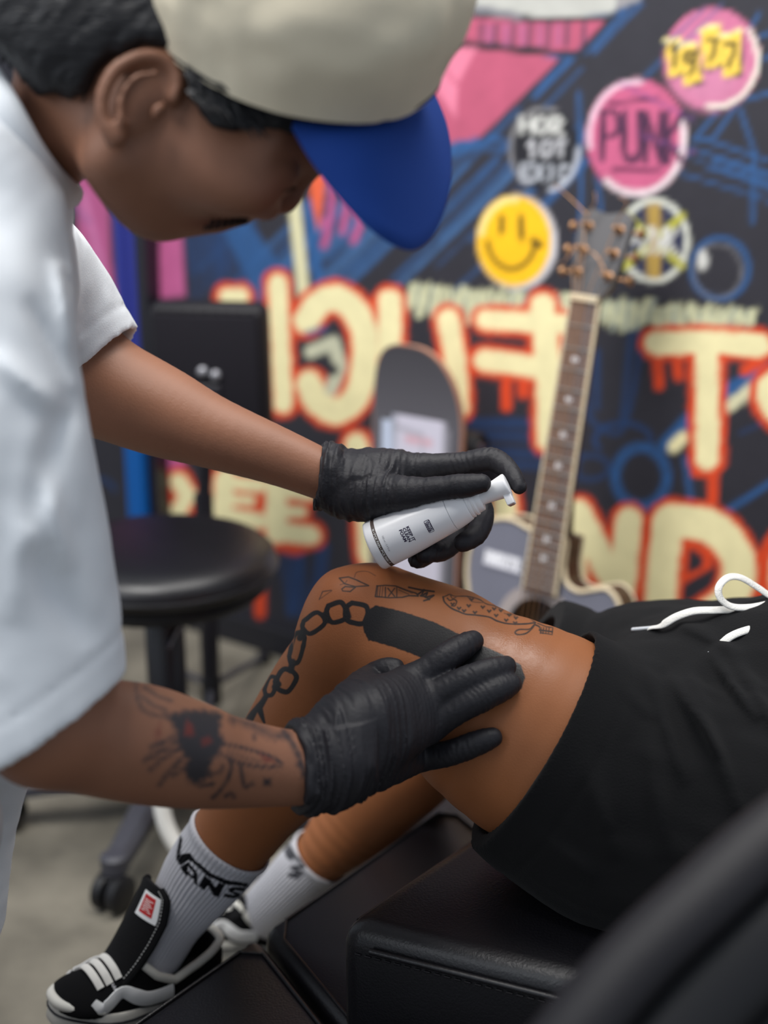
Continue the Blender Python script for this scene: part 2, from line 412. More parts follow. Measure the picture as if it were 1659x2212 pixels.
M = dict(
 concrete=mat('concrete', lin(112, 107, 96), 0.75, 0.3, bump=0.35, bscale=60, var=0.42, vscale=6.5),
 mural=mat('mural_paint', (1, 1, 1), 0.55, 0.35, attr='paint', bump=0.08, bscale=120, var=0.06, vscale=30),
 blackwood=mat('black_wood', lin(30, 30, 36), 0.5, 0.4),
 blue=mat('blue_enamel', lin(44, 52, 140), 0.4, 0.5), blue2=mat('bright_blue_enamel', lin(0, 84, 158), 0.4, 0.5),
 leather=mat('black_leather', lin(17, 16, 20), 0.36, 0.5, bump=0.18, bscale=420, var=0.12, vscale=25),
 leather2=mat('black_vinyl', lin(20, 18, 23), 0.55, 0.38, bump=0.12, bscale=300),
 blackplastic=mat('black_plastic', lin(20, 20, 23), 0.5, 0.4), greyplastic=mat('grey_plastic', lin(62, 62, 70), 0.5, 0.5),
 blackmetal=mat('black_metal', lin(26, 25, 32), 0.3, 0.6), steel=mat('steel', lin(190, 190, 195), 0.25, 0.5, metal=1.0),
 white=mat('white_plastic', lin(250, 250, 252), 0.28, 0.5), whitetube=mat('white_enamel', lin(240, 238, 232), 0.4, 0.5),
 inkprint=mat('dark_print', lin(52, 40, 70), 0.5), brownprint=mat('brown_print', lin(84, 70, 64), 0.5), whiteprint=mat('white_print', lin(235, 235, 232), 0.5), greyprint=mat('grey_print', lin(150, 148, 152), 0.5),
 glove=mat('black_nitrile', lin(33, 32, 37), 0.56, 0.36, bump=0.22, bscale=320, stretch=(1, 1, 1)),
 skinA=mat('tanned_skin', lin(160, 112, 88), 0.52, 0.4, attr='paint', bump=0.12, bscale=420, var=0.06, vscale=20),
 skinC=mat('brown_skin', lin(160, 100, 66), 0.52, 0.32, attr='paint', bump=0.13, bscale=650, var=0.07, vscale=16, wet=0.20),
 hair=mat('black_hair', lin(18, 18, 22), 0.5, 0.4, bump=0.6, bscale=60, stretch=(1, 6, 6)),
 lip=mat('moustache_hair', lin(30, 22, 22), 0.7, 0.2),
 cap=mat('beige_canvas', lin(224, 213, 188), 0.85, 0.15, bump=0.25, bscale=500, var=0.03, vscale=9), brim=mat('blue_canvas', lin(26, 62, 138), 0.8, 0.2, bump=0.2, bscale=500),
 shirt=mat('white_cotton', lin(232, 236, 240), 0.9, 0.1, bump=0.15, bscale=700, sheen=0.1), trousers=mat('pale_grey_cotton', lin(205, 205, 208), 0.9, 0.1),
 shorts=mat('black_cotton', lin(27, 27, 28), 0.95, 0.08, bump=0.35, bscale=600, sheen=0.04),
 cord=mat('white_cord', lin(238, 236, 230), 0.85, 0.1, bump=0.5, bscale=900), aglet=mat('aglet_plastic', lin(225, 230, 236), 0.3),
 sock=mat('white_ribbed_knit', (1, 1, 1), 0.95, 0.1, attr='paint', bump=0.3, bscale=900),
 shoe=mat('black_suede', lin(16, 16, 18), 0.9, 0.15, bump=0.3, bscale=700), shoecanvas=mat('black_canvas', lin(22, 22, 24), 0.85, 0.2, bump=0.3, bscale=600),
 rubber=mat('white_rubber', lin(222, 220, 212), 0.6, 0.3, var=0.05, vscale=30), rubberline=mat('black_rubber_line', lin(22, 24, 34), 0.6),
 stripe=mat('white_leather', lin(246, 247, 247), 0.45, 0.4), piping=mat('off_white_piping', lin(232, 230, 220), 0.85, 0.15, bump=0.5, bscale=800),
 redprint=mat('red_print', lin(200, 40, 42), 0.6), lining=mat('pale_lining', lin(176, 168, 164), 0.9, 0.1),
 grip=mat('grey_grip_tape', lin(92, 90, 96), 0.85, 0.2, bump=0.4, bscale=500), ply=mat('maple_ply', lin(176, 130, 110), 0.5), sticker=mat('sticker_print', (1, 1, 1), 0.5, attr='paint'),
 gtop=mat('grey_black_lacquer', lin(112, 113, 126), 0.35, 0.5, var=0.06, vscale=8), gside=mat('dark_mahogany', lin(58, 36, 26), 0.3, 0.5, var=0.2, vscale=20, stretch=(1, 1, 8)),
 binding=mat('cream_binding', lin(206, 190, 160), 0.5), rosewood=mat('rosewood', lin(120, 98, 88), 0.5, 0.4, var=0.18, vscale=40, stretch=(6, 6, 1)), headst=mat('dark_headstock', lin(74, 72, 74), 0.4),
 brass=mat('aged_brass', lin(150, 112, 80), 0.4, metal=0.6), pearl=mat('pearl', lin(232, 232, 236), 0.3), fretm=mat('fret_wire', lin(190, 188, 184), 0.3, metal=0.7), holein=mat('guitar_inside', lin(72, 56, 40), 0.8),
 eye=mat('eye_dark', lin(34, 24, 22), 0.3),
)

# ================================================================== THE SETTING
WT = np.array([math.sin(math.radians(54)), -math.cos(math.radians(54)), 0])     # along the wall, to the right
WN = np.array([-WT[1] * -1, -WT[0], 0]); WN = np.array([-math.cos(math.radians(54)), -math.sin(math.radians(54)), 0])   # out of the wall, into the room
WP = on_plane(540, 1392, 0.0)
UP = np.array([0, 0, 1.0])
def wall(s, z, out=0.0): return WP + WT * s + WN * out + UP * z
def wall_at(x, y, out=0.0):
    """(s, z) on the plane `out` in front of the wall seen at reference pixel (x, y)"""
    o = np.array([0, 0, HC]); d = at(x, y, 1.0) - o; t = np.dot(WP + WN * out - o, WN) / np.dot(d, WN); p = o + d * t
    return np.dot(p - WP, WT), p[2]

# floor
fl = MB(); fl.box((0, 1.2, -0.05), (3.2, 3.6, 0.05)); floor = fl.build('floor', M['concrete'], smooth=False); tag(floor, 'grey blotched concrete floor', kind='structure')

# wall with the painted mural
h = 0.006; ss = np.arange(-1.5, 1.65, h); zs = np.arange(0.0, 1.9, h); ns, nz = len(ss), len(zs)
S, Zz = np.meshgrid(ss, zs, indexing='ij'); V = WP + S.ravel()[:, None] * WT + Zz.ravel()[:, None] * UP
i = np.arange((ns - 1) * (nz - 1)); a = (i // (nz - 1)) * nz + i % (nz - 1); Q = np.stack([a, a + nz, a + nz + 1, a + 1], 1)
X, Y, D = project(V); X = np.clip(X, -600, 2600); Y = np.clip(Y, -900, 1800)
K = lambda *c: lin(*c)
DK, BL, BL2, CR, RD, PK, PKD, PKL = K(46, 45, 52), K(45, 88, 140), K(36, 62, 104), K(236, 226, 176), K(216, 72, 36), K(186, 92, 140), K(178, 84, 110), K(218, 124, 150)
W8, GY, YE, BK = K(205, 205, 200), K(140, 138, 140), K(246, 190, 26), K(40, 38, 42)
p = Paint(X, Y, DK); rnd = random.Random(5)
# loose blue brushwork
for k in range(46):                                    # diagonal sweep from lower left to upper right
    t = rnd.random(); x0 = 480 + 560 * t + rnd.uniform(-60, 60); y0 = 640 - 120 * t + rnd.uniform(-90, 90); L = rnd.uniform(160, 420)
    p.line([(x0, y0), (x0 + L * .42, y0 - L * .40), (x0 + L * .86, y0 - L * .86)], rnd.uniform(5, 15), BL if k % 3 else K(64, 104, 152), 8, rnd.uniform(.25, .7), True, 3)
for k in range(22):
    x0 = rnd.uniform(960, 1300); y0 = 330 - (x0 - 960) * .75 + rnd.uniform(-40, 50); L = rnd.uniform(120, 300)
    p.line([(x0, y0), (x0 + L * .7, y0 - L * .72)], rnd.uniform(6, 16), BL, 8, rnd.uniform(.4, .85), False, 3)
for k in range(12):
    x0 = rnd.uniform(1440, 1560); y0 = rnd.uniform(290, 400); p.line([(x0, y0), (x0 + 240, y0 + 60 + rnd.uniform(0, 40))], rnd.uniform(4, 9), BL, 6, .6)
for pts in ([(1560, 230), (1500, 300), (1540, 300), (1600, 215)], [(1600, 240), (1630, 330), (1625, 480)], [(1610, 215), (1700, 190)], [(1620, 60), (1640, 30)], [(1250, 200), (1256, 420), (1246, 560)], [(1290, 380), (1300, 470)], [(1520, 300), (1640, 340), (1660, 345)], [(1470, 150), (1500, 230)], [(1590, 100), (1690, 60)], [(1600, 150), (1690, 110)]):
    p.line(pts, 9, BL, 6, .75)
for k in range(10):
    x0 = rnd.uniform(980, 1180); p.line([(x0, 300 + rnd.uniform(0, 60)), (x0 + 60, 290 + rnd.uniform(0, 30))], 14, BL, 8, .5)
p.ring(1555, 580, 62, 66, 12, BL, soft=6, op=.75); p.ring(1550, 585, 52, 58, 7, GY, soft=6, op=.4); p.ell(1518, 562, 11, 22, W8, 6)
for q, w in ((56, 12), (48, 8), (64, 6)): p.ring(1385, 1030, q, q * 1.15, w, BL, soft=6, op=.7)
p.ring(1345, 950, 60, 36, 10, BL2, 150, 360, 6); p.ring(1275, 1010, 40, 26, 10, BL2, soft=8, op=.8)
for pts in ([(1280, 720), (1270, 880), (1300, 925), (1345, 925), (1378, 790), (1378, 700)], [(1365, 700), (1345, 900)], [(1290, 760), (1290, 880)]): p.line(pts, 12, BL2, 10, .8, True)
for k in range(16): y0 = rnd.uniform(900, 1010); p.line([(1015, y0), (1250, y0 + rnd.uniform(-12, 30))], rnd.uniform(6, 12), BL2, 8, .55)
p.line([(1480, 990), (1495, 1100)], 14, BL, 8, .7); p.line([(1560, 1110), (1670, 1040)], 14, BL, 8, .8); p.line([(1600, 935), (1680, 900)], 8, BL2, 8, .7)
p.line([(1440, 960), (1520, 880), (1600, 830), (1690, 790)], 34, BL, 10, .9, True)
p.line([(1455, 965), (1475, 945)], 26, CR, 8); p.line([(1570, 880), (1670, 810)], 28, K(210, 206, 170), 8, .9, wob=8)
for x0 in (640, 655, 690, 705): p.line([(x0, 1180), (x0 - 15, 1320)], 14, BL2, 8, .8)
for k in range(8): x0 = rnd.uniform(600, 720); p.line([(x0, 1150 + rnd.uniform(0, 60)), (x0 + 20, 1330)], 8, BL2, 8, .5)
# big pink shoe, upper middle
p.poly([(960, -400), (1390, -400), (1370, -20), (1320, 30), (1180, 40), (1020, 20), (990, -60)], K(178, 178, 172), 6)
p.poly([(1330, -400), (1390, -400), (1385, 0), (1330, 22)], GY, 6); p.line([(990, 22), (1180, 44), (1330, 36)], 10, BK, 5); p.line([(1000, 14), (1120, 36)], 18, K(118, 118, 124), 6)
p.poly([(985, 34), (1180, 50), (1310, 46), (1245, 112), (1130, 100), (975, 84)], PKD, 5); 
for x0 in (1040, 1072, 1110, 1146, 1186, 1226, 1262): p.line([(x0, 52), (x0 - 3, 100)], 10, K(92, 60, 84), 6, .85)
for x0 in (1056, 1092, 1128, 1166, 1206): p.line([(x0, 56), (x0, 96)], 12, K(158, 92, 134), 6, .6)
p.line([(960, 92), (1120, 108), (1250, 118), (1320, 40)], 12, BK, 5)
p.poly([(985, 100), (1215, 126), (1040, 296), (960, 310), (900, 200), (900, 140)], PKD, 5); p.poly([(930, 165), (985, 102), (1030, 105), (990, 180), (985, 255), (945, 200)], PKL, 8, .9)
p.line([(960, 150), (990, 185)], 6, PKD, 4); p.line([(1215, 126), (1040, 300)], 8, BK, 5)
# buttons
p.ell(1538, 127, 108, 114, BK, 6); p.ell(1538, 127, 104, 110, K(194, 108, 142), 5); p.ell(1530, 150, 84, 84, K(196, 122, 154), 40, .8); p.ring(1538, 127, 98, 104, 10, K(228, 220, 206), -35, 95, 5)
for pts, g, (gx, gy) in (([(1436, 88), (1470, 82), (1478, 158), (1446, 166)], '1', (1445, 98)), ([(1468, 96), (1505, 92), (1516, 176), (1478, 184)], '9', (1478, 112)), ([(1512, 64), (1554, 52), (1562, 140), (1520, 150)], '7', (1526, 82)), ([(1556, 78), (1600, 66), (1600, 160), (1562, 166)], '7', (1566, 94))):
    p.poly([(x + 5, y + 6) for x, y in pts], BK, 5, .8); p.poly(pts, K(232, 196, 78), 4); p.line([pts[0], pts[1]], 7, K(240, 226, 160), 5); p.text(g, gx, gy, 24, 48, 9, K(40, 36, 30))
p.line([(1436, 100), (1520, 20)], 6, BL, 5, .7); p.line([(1460, 110), (1560, 10)], 6, BL, 5, .6)
p.ell(1375, 297, 112, 130, BK, 6); p.ell(1375, 297, 108, 126, K(192, 92, 128), 5); p.ring(1375, 297, 102, 121, 11, K(226, 190, 206), 170, 275, 6); p.ring(1375, 297, 102, 121, 13, K(222, 206, 210), -20, 130, 6)
p.line([(1318, 224), (1420, 212)], 8, K(90, 40, 70), 5); p.line([(1325, 368), (1425, 366)], 9, K(90, 40, 70), 5); p.text('PUNK', 1302, 240, 34, 104, 13, K(70, 38, 66), .36, 5, .05)
p.line([(1340, 180), (1500, 260)], 7, K(110, 70, 130), 5, .6); p.line([(1380, 290), (1500, 330)], 7, K(120, 70, 130), 5, .5)
p.ell(1175, 322, 76, 90, K(30, 30, 36), 6); p.ring(1175, 322, 72, 88, 8, GY, 120, 290, 6, .8); p.ring(1175, 322, 74, 90, 10, K(186, 190, 200), 0, 80, 6, .9)
p.text('HOR', 1126, 250, 23, 36, 8, W8, .4, 4, .08); p.text('1OT', 1138, 304, 22, 34, 8, K(196, 196, 200), .4, 4); p.text('EXIC', 1128, 357, 19, 32, 7, K(180, 184, 192), .4, 5)
p.ell(1118, 524, 86, 102, K(200, 196, 200), 6); p.ell(1110, 520, 80, 98, YE, 6); p.ring(1110, 520, 72, 90, 12, K(248, 224, 150), 190, 275, 8, .9); p.line([(1083, 470), (1083, 502)], 11, K(60, 48, 20), 6); p.line([(1125, 468), (1127, 515)], 11, K(60, 48, 20), 6)
p.ring(1105, 515, 52, 66, 9, K(60, 48, 20), 8, 172, 6); p.line([(1152, 520), (1166, 530)], 14, K(60, 48, 20), 6)
p.ell(1412, 520, 78, 92, K(214, 216, 204), 5); p.ell(1412, 520, 66, 80, K(42, 46, 74), 5); OL = K(176, 160, 58)
p.poly([(1398, 440), (1428, 440), (1428, 600), (1398, 600)], K(170, 140, 70), 5)
for q in ([(1352, 468), (1396, 505)], [(1472, 468), (1430, 505)], [(1352, 575), (1396, 535)], [(1472, 575), (1430, 535)]): p.line(q, 17, K(176, 172, 66), 6)
p.text('PUNK', 1356, 494, 19, 54, 7, W8, .55, 3)
# pale comb of strokes above the letters
for k in range(150):
    t = k / 149; x0 = 880 + 750 * t; y0 = 612 + 60 * t + rnd.uniform(-10, 8); p.line([(x0 + rnd.uniform(0, 8), y0 + rnd.uniform(0, 10)), (x0 - rnd.uniform(4, 10), y0 + 66 - 22 * t + rnd.uniform(-14, 10))], rnd.uniform(6, 10), K(206, 206, 168) if k % 5 else K(150, 160, 150), 5, .85)
# left part: pink stripes, shards, cream bar
p.poly([(165, 380), (232, 380), (240, 560), (258, 700), (235, 760), (190, 700), (170, 560)], PK, 8); p.line([(180, 420), (215, 560), (225, 640)], 14, K(220, 140, 190), 10, .5); p.line([(140, 420), (190, 480)], 10, K(150, 100, 150), 8, .7)
p.poly([(345, 490), (392, 490), (400, 640), (342, 646)], PK, 8); p.poly([(352, 980), (400, 980), (398, 1120), (345, 1120)], PK, 8)
for k in range(34): x0 = rnd.uniform(400, 560); p.line([(x0, 480 + rnd.uniform(0, 60)), (x0 + 10, 620 + rnd.uniform(-60, 50))], rnd.uniform(5, 12), BL2, 8, rnd.uniform(.3, .7))
for k in range(14): x0 = rnd.uniform(245, 330); p.line([(x0, 420 + rnd.uniform(0, 80)), (x0 + 4, 640 + rnd.uniform(0, 60))], 9, BL2, 8, .5)
for k in range(9): p.line([(478 + k * 7, 480), (560 + k * 8, 640 - k * 4)], 13, BL, 8, .55)
p.line([(636, 440), (656, 640)], 26, K(214, 208, 168), 6); p.line([(664, 440), (688, 600)], 22, BL, 8, .9)
p.poly([(664, 362), (704, 372), (700, 420), (688, 500), (672, 430)], K(224, 98, 62), 8); 
for q in ([(706, 380), (720, 400), (712, 480)], [(740, 400), (752, 430), (740, 500)], [(765, 440), (780, 480), (764, 520)], [(700, 480), (708, 500), (700, 530)]): p.line(q, 16, K(186, 84, 130), 10, .85)
p.ring(215, 1070, 34, 34, 8, BL2, 180, 340, 6)
p.line([(540, 960), (640, 985)], 40, BL2, 20, .5)
# the lettering: red halo, then cream
LT = []
def letter(pts, w, smooth=False, halo=26): LT.append((pts, w, smooth, halo))
letter([(490, 640), (520, 640)], 34); letter([(600, 612), (606, 740), (612, 872)], 40); letter([(662, 692), (690, 655), (735, 646), (778, 690), (790, 760), (775, 845), (730, 888), (685, 866), (668, 830)], 56, True)
letter([(842, 650), (842, 760)], 50); letter([(968, 690), (984, 780), (990, 880)], 46)
letter([(1050, 690), (1215, 700)], 42); letter([(1046, 778), (1212, 800)], 46); letter([(1172, 660), (1184, 800), (1186, 948)], 52)
letter([(1418, 742), (1530, 738), (1640, 746)], 50); letter([(1526, 760), (1528, 880), (1528, 990)], 50, halo=34)
letter([(1720, 800), (1660, 830), (1665, 880), (1720, 930)], 40, True, 34)
letter([(385, 1040), (405, 1070), (385, 1105)], 36); letter([(486, 1035), (480, 1115)], 44); letter([(490, 1040), (560, 1050)], 30); letter([(485, 1112), (560, 1125)], 34); letter([(490, 1078), (540, 1082)], 22)
letter([(596, 1050), (598, 1150)], 46); letter([(600, 1060), (668, 1066)], 30); letter([(600, 1150), (672, 1156)], 40); letter([(600, 1104), (650, 1106)], 24)
letter([(770, 960), (790, 1080), (800, 1200)], 48); letter([(1090, 1080), (1096, 1180)], 52)
letter([(1240, 1108), (1246, 1300)], 46); letter([(1250, 1108), (1330, 1268)], 56); letter([(1358, 1125), (1345, 1268)], 56)
letter([(1444, 1128), (1430, 1240), (1424, 1380)], 66); letter([(1450, 1124), (1540, 1140), (1594, 1210), (1580, 1290), (1510, 1345)], 72, True)
letter([(1740, 1150), (1690, 1200), (1690, 1290), (1740, 1330)], 40, True, 60)
for pts, w, sm, hl in LT: p.line(pts, w + hl, RD, 7, 1, sm, 5)
for q in ([(1420, 780), (1424, 832)], [(1462, 780), (1466, 812)], [(1540, 1010), (1540, 1080)], [(1094, 830), (1094, 878)], [(1130, 830), (1130, 850)], [(1500, 760), (1505, 1020)], [(562, 1268), (562, 1325)], [(1640, 780), (1610, 800)]): p.line(q, 24, RD, 7)
p.line([(560, 1160), (640, 1180), (680, 1160)], 40, RD, 8, .8)
for pts, w, sm, hl in LT: p.line(pts, w, CR, 7, 1, sm, 4)
p.poly([(1478, 1165), (1530, 1190), (1540, 1225), (1475, 1262)], RD, 6); p.poly([(1488, 1182), (1520, 1202), (1518, 1226), (1484, 1240)], DK, 6)
p.line([(672, 760), (720, 740), (735, 790), (715, 840)], 30, K(196, 196, 170), 6, .9); p.line([(690, 780), (720, 800)], 24, DK, 6); p.line([(665, 720), (700, 710)], 14, BL, 8, .7)
me = mesh_np('wall_back', np.vstack([V]), Q); color_attr(me, 'paint', p.C)
bmw = link('wall_back', me, M['mural'], smooth=False); tag(bmw, 'black wall painted all over with graffiti letters and button badges', kind='structure')
q = MB(); q.box(wall(0.075, 0.95, -0.06), (1.6, 0.058, 0.96), (WT, WN, UP)); q.build('masonry', M['blackwood'], bmw, smooth=False)
q = MB(); q.box(wall(0.075, 0.030, 0.008), (1.6, 0.008, 0.030), (WT, WN, UP), 0.004); tag(q.build('baseboard_back', M['blackwood'], smooth=False), 'black skirting along the foot of the painted wall', kind='structure')
# blue steel post with a dark groove, at the left end of the mural
s0, z0 = wall_at(290, 700, 0.02)
q = MB(); w2 = 0.009
q.box(wall(s0 - 0.0165, 0.95, 0.02), (0.0115, 0.016, 0.95), (WT, WN, UP), 0.003); q.box(wall(s0 + 0.0145, 0.95, 0.02), (0.0105, 0.016, 0.95), (WT, WN, UP), 0.003)
post = q.build('trim_1', M['blue'], smooth=False); tag(post, 'blue steel post with a dark groove against the painted wall', kind='structure')
q = MB(); q.box(wall(s0, 0.95, 0.013), (0.006, 0.012, 0.949), (WT, WN, UP)); q.build('groove', M['blackmetal'], post, smooth=False)
sa, za = wall_at(290, 960, 0.05); sb, zb = wall_at(290, 1105, 0.05)
q = MB(); q.box(wall(sa, (za + zb) / 2 + 0.02, 0.048), (0.023, 0.010, abs(za - zb) / 2 + 0.04), (WT, WN, UP), 0.003); q.build('cover_plate', M['blue2'], post, smooth=False)
sc_, zc_ = wall_at(330, 960, 0.03)
q = MB(); q.box(wall(sc_, 0.55, 0.02), (0.014, 0.018, 0.55), (WT, WN, UP), 0.003); tag(q.build('trim_2', M['blackmetal'], smooth=False), 'black steel upright beside the blue post', kind='structure')

# ================================================================== THINGS BY THE WALL
# --- guitar
go = wall(0, 0, 0)
def gpt(x, y, out): s_, z_ = wall_at(x, y, out); return wall(s_, z_, out)
nut = gpt(1265, 652, 0.17); end = gpt(1166, 1278, 0.24)
gu = nrm(nut - end); gn = nrm(WN - gu * np.dot(WN, gu)); gr = np.cross(gu, gn)
if np.dot(gr, WT) < 0: gr = -gr
SCL = np.linalg.norm(nut - end) / 0.700      # scale length: the board ends at the 21st fret
g = lambda a, b, n=0.0: nut + gr * a * SCL + gu * b * SCL + gn * n * SCL
guitar = empty('acoustic_guitar', wall(np.dot(end - WP, WT), 0, 0.2), 'acoustic guitar with grey black top leaning on the graffiti wall', 'guitar')
half_l = [(-.05, -.562), (-.12, -.548), (-.185, -.575), (-.215, -.64), (-.215, -.71), (-.19, -.80), (-.178, -.88), (-.20, -.97), (-.26, -1.06), (-.295, -1.15), (-.28, -1.26), (-.20, -1.33), (-.10, -1.355), (0, -1.36)]
half_r = [(.10, -1.355), (.20, -1.33), (.28, -1.26), (.295, -1.15), (.26, -1.06), (.20, -.97), (.178, -.88), (.19, -.80), (.205, -.745), (.210, -.70), (.195, -.668), (.165, -.652), (.13, -.664), (.095, -.676), (.062, -.664), (.048, -.63), (.046, -.60), (.045, -.562)]
bmin = (.014 - nut[2] + abs(gn[2]) * .10 * SCL) / (gu[2] * SCL); kb = min(1.0, (-bmin - .8) / .56)      # the body ends on the floor
out = crom(np.array([(x, y if y > -.8 else -.8 + (y + .8) * kb, 0) for x, y in half_l + half_r]), 5)[:, :2]
rim = [tuple(p_) for p_ in out]; FT = -0.012; DP = 0.082
q = MB(); m_ = len(rim)
q.add([g(x, y, FT - .002) for x, y in rim] + [g(x, y, FT - DP) for x, y in rim], [tuple(range(2 * m_ - 1, m_ - 1, -1))] + [(k, m_ + k, m_ + (k + 1) % m_, (k + 1) % m_) for k in range(m_)])
q.build('body_sides', M['gside'], guitar, ang=60)
shc, shr = (0.0, -.80), .078                   # sound hole
q = MB(); cx_, cy_ = shc; n_ = m_; ang = [math.atan2(y - cy_, x - cx_) for x, y in rim]
inn = [(cx_ + shr * math.cos(t), cy_ + shr * math.sin(t)) for t in ang]
q.add([g(x, y, FT) for x, y in rim] + [g(x, y, FT) for x, y in inn] + [g(x, y, FT - .006) for x, y in inn], [(k, (k + 1) % m_, m_ + (k + 1) % m_, m_ + k) for k in range(m_)] + [(m_ + k, m_ + (k + 1) % m_, 2 * m_ + (k + 1) % m_, 2 * m_ + k) for k in range(m_)])
q.build('soundboard', M['gtop'], guitar, smooth=False)
q = MB(); q.prism([(cx_ + .12 * math.cos(t), cy_ + .12 * math.sin(t)) for t in np.linspace(0, 6.2, 24)], g(0, 0, FT - .07), gr * SCL, gu * SCL, gn, .002); q.build('sound_chamber', M['holein'], guitar, smooth=False)
q = MB(); q.tube([g(x, y, FT) for x, y in rim], .0062 * SCL, 8, closed=True); q.build('binding', M['binding'], guitar)
q = MB(); q.tube([g(x, y, FT - DP) for x, y in rim], .0042 * SCL, 6, closed=True); q.build('back_binding', M['binding'], guitar)
q = MB(); tt = np.linspace(0, 2 * math.pi, 49)[:-1]; r1, r2 = shr + .002, shr + .034
q.add([g(cx_ + r * math.cos(t), cy_ + r * math.sin(t), FT + .002) for r in (r1, r2) for t in tt], [(k, (k + 1) % 48, 48 + (k + 1) % 48, 48 + k) for k in range(48)]); q.build('rosette', mat('dull_rosette', lin(160, 150, 148), .5), guitar, smooth=False)
hw = lambda b: .0335 + .0085 * min(1, -b / .70)     # half width of the board
q = MB(); q.add([g(sx * hw(b), b, n) for b in (0, -.70) for sx in (-1, 1) for n in (.008, -.004)], [(0, 2, 6, 4), (1, 5, 7, 3), (0, 4, 5, 1), (2, 3, 7, 6), (0, 1, 3, 2), (4, 6, 7, 5)]); fb = q.build('fretboard', M['rosewood'], guitar, smooth=False)
fp = [-(1 - 2 ** (-k / 12)) for k in range(1, 21)]
for b in fp:
    if b < -.69: continue
    q = MB(); q.tube([g(-hw(b), b, .009), g(hw(b), b, .009)], .0026 * SCL, 6); q.build('fret', M['fretm'], fb)
for k in (3, 5, 7, 9, 12, 15, 17):
    b = -(1 - 2 ** (-(k - .5) / 12)); q = MB(); q.lathe(g(0, b, .0078), gn, [(0, .008 * SCL), (.0006, .008 * SCL)], 14); q.build('inlay', M['pearl'], fb, smooth=False)
for sx in (-1, 1):
    q = MB(); q.tube([g(sx * (hw(0) + .002), 0, .004), g(sx * (hw(-.7) + .002), -.70, .004)], .005 * SCL, 6); q.build('neck_binding', M['binding'], guitar)
q = MB(); q.tube([g(0, .005, -.014), g(0, -.45, -.018), g(0, -.55, -.03), g(0, -.60, -.06)], [.034 * SCL, .040 * SCL, .046 * SCL, .05 * SCL], 16, flat=.62, up=gn); q.build('neck', M['gside'], guitar)
q = MB(); q.box(g(0, .008, .006), (.036 * SCL, .008 * SCL, .010 * SCL), (gr, gu, gn), .001); q.build('nut', M['binding'], guitar, smooth=False)
hd = [(-.034, .014), (-.052, .06), (-.062, .15), (-.068, .262), (-.045, .285), (0, .272), (.045, .285), (.068, .262), (.062, .15), (.052, .06), (.034, .014)]
hu = nrm(gu - gn * .18); hn = nrm(gn + gu * .18)
q = MB(); q.prism(hd, g(0, 0, -.004), gr * SCL, hu * SCL * .76, hn, .022 * SCL); hs = q.build('headstock', M['headst'], guitar, smooth=False)
hp = lambda a, b, n=0.0: g(0, 0, -.004) + gr * a * SCL + hu * b * .76 * SCL + hn * n * SCL
tun = []
for sx in (-1, 1):
    for b in (.085, .155, .228):
        tun.append((sx, b)); q = MB(); q.lathe(hp(sx * .040, b, -.004), hn, [(0, .013 * SCL), (.006 * SCL, .012 * SCL), (.008 * SCL, .007 * SCL), (.034 * SCL, .006 * SCL), (.036 * SCL, .004 * SCL)], 14)
        tn = q.build('tuner', M['brass'], guitar)
        q = MB(); q.tube([hp(sx * .05, b, -.016), hp(sx * .085, b, -.016)], .004 * SCL, 8); q.lathe(hp(sx * .078, b, -.016), gr * sx, [(0, .006 * SCL), (.004 * SCL, .011 * SCL), (.014 * SCL, .012 * SCL), (.018 * SCL, .006 * SCL)], 12); q.build('tuner_button', M['brass'], tn)
q = MB(); q.box(g(0, -1.0, FT + .008), (.10 * SCL, .02 * SCL, .01 * SCL), (gr, gu, gn), .004); q.build('bridge', M['rosewood'], guitar)
for k in range(6):
    x0, x1 = -.026 + .0104 * k, -.038 + .0152 * k; sx, b = [(-1, .085), (-1, .155), (-1, .228), (1, .228), (1, .155), (1, .085)][k]
    q = MB(); q.tube([g(x1, -1.0, .020), g(x0, 0, .017), hp(sx * .040, b, .022)], .0014 * SCL, 5); q.build('string', M['brass'] if k < 4 else M['steel'], guitar)
for k, (a_, b_, c_) in enumerate([((-.03, .25), (-.09, .30), (-.14, .335)), ((-.04, .24), (-.02, .29), (-.03, .325)), ((.04, .24), (.06, .30), (.035, .318)), ((-.04, .09), (.0, .145), (.055, .08)), ((-.045, .16), (-.06, .11), (-.08, .09))]):
    q = MB(); q.tube(crom([hp(*a_, .03), hp(*b_, .036), hp(*c_, .03)], 6), .0016 * SCL, 5); q.build('string_end', M['brass'], guitar)
p2 = Paint(*[np.array(v_, float) for v_ in ([0], [0])], (0, 0, 0))
def print_patch(name, w, h_, o, ax, ay, n, draw, parent, base, m, step=.0012, keep=None):
    nx, ny = max(2, int(w / step)), max(2, int(h_ / step)); gx, gy = np.meshgrid(np.linspace(0, 1, nx), np.linspace(0, 1, ny), indexing='ij')
    P = Paint(gx.ravel() * 100, gy.ravel() * 100 * h_ / w, base); draw(P)
    V_ = o + (gx.ravel()[:, None] - .5) * w * ax + (.5 - gy.ravel()[:, None]) * h_ * ay + n * .0008
    i_ = np.arange((nx - 1) * (ny - 1)); a_ = (i_ // (ny - 1)) * ny + i_ % (ny - 1); Q_ = np.stack([a_, a_ + 1, a_ + ny + 1, a_ + ny], 1)
    if keep is not None: k_ = keep(gx.ravel(), gy.ravel()); Q_ = Q_[k_[Q_].all(1)]
    me_ = mesh_np(name, V_, Q_); color_attr(me_, 'paint', P.C); return link(name, me_, m, parent, smooth=False)
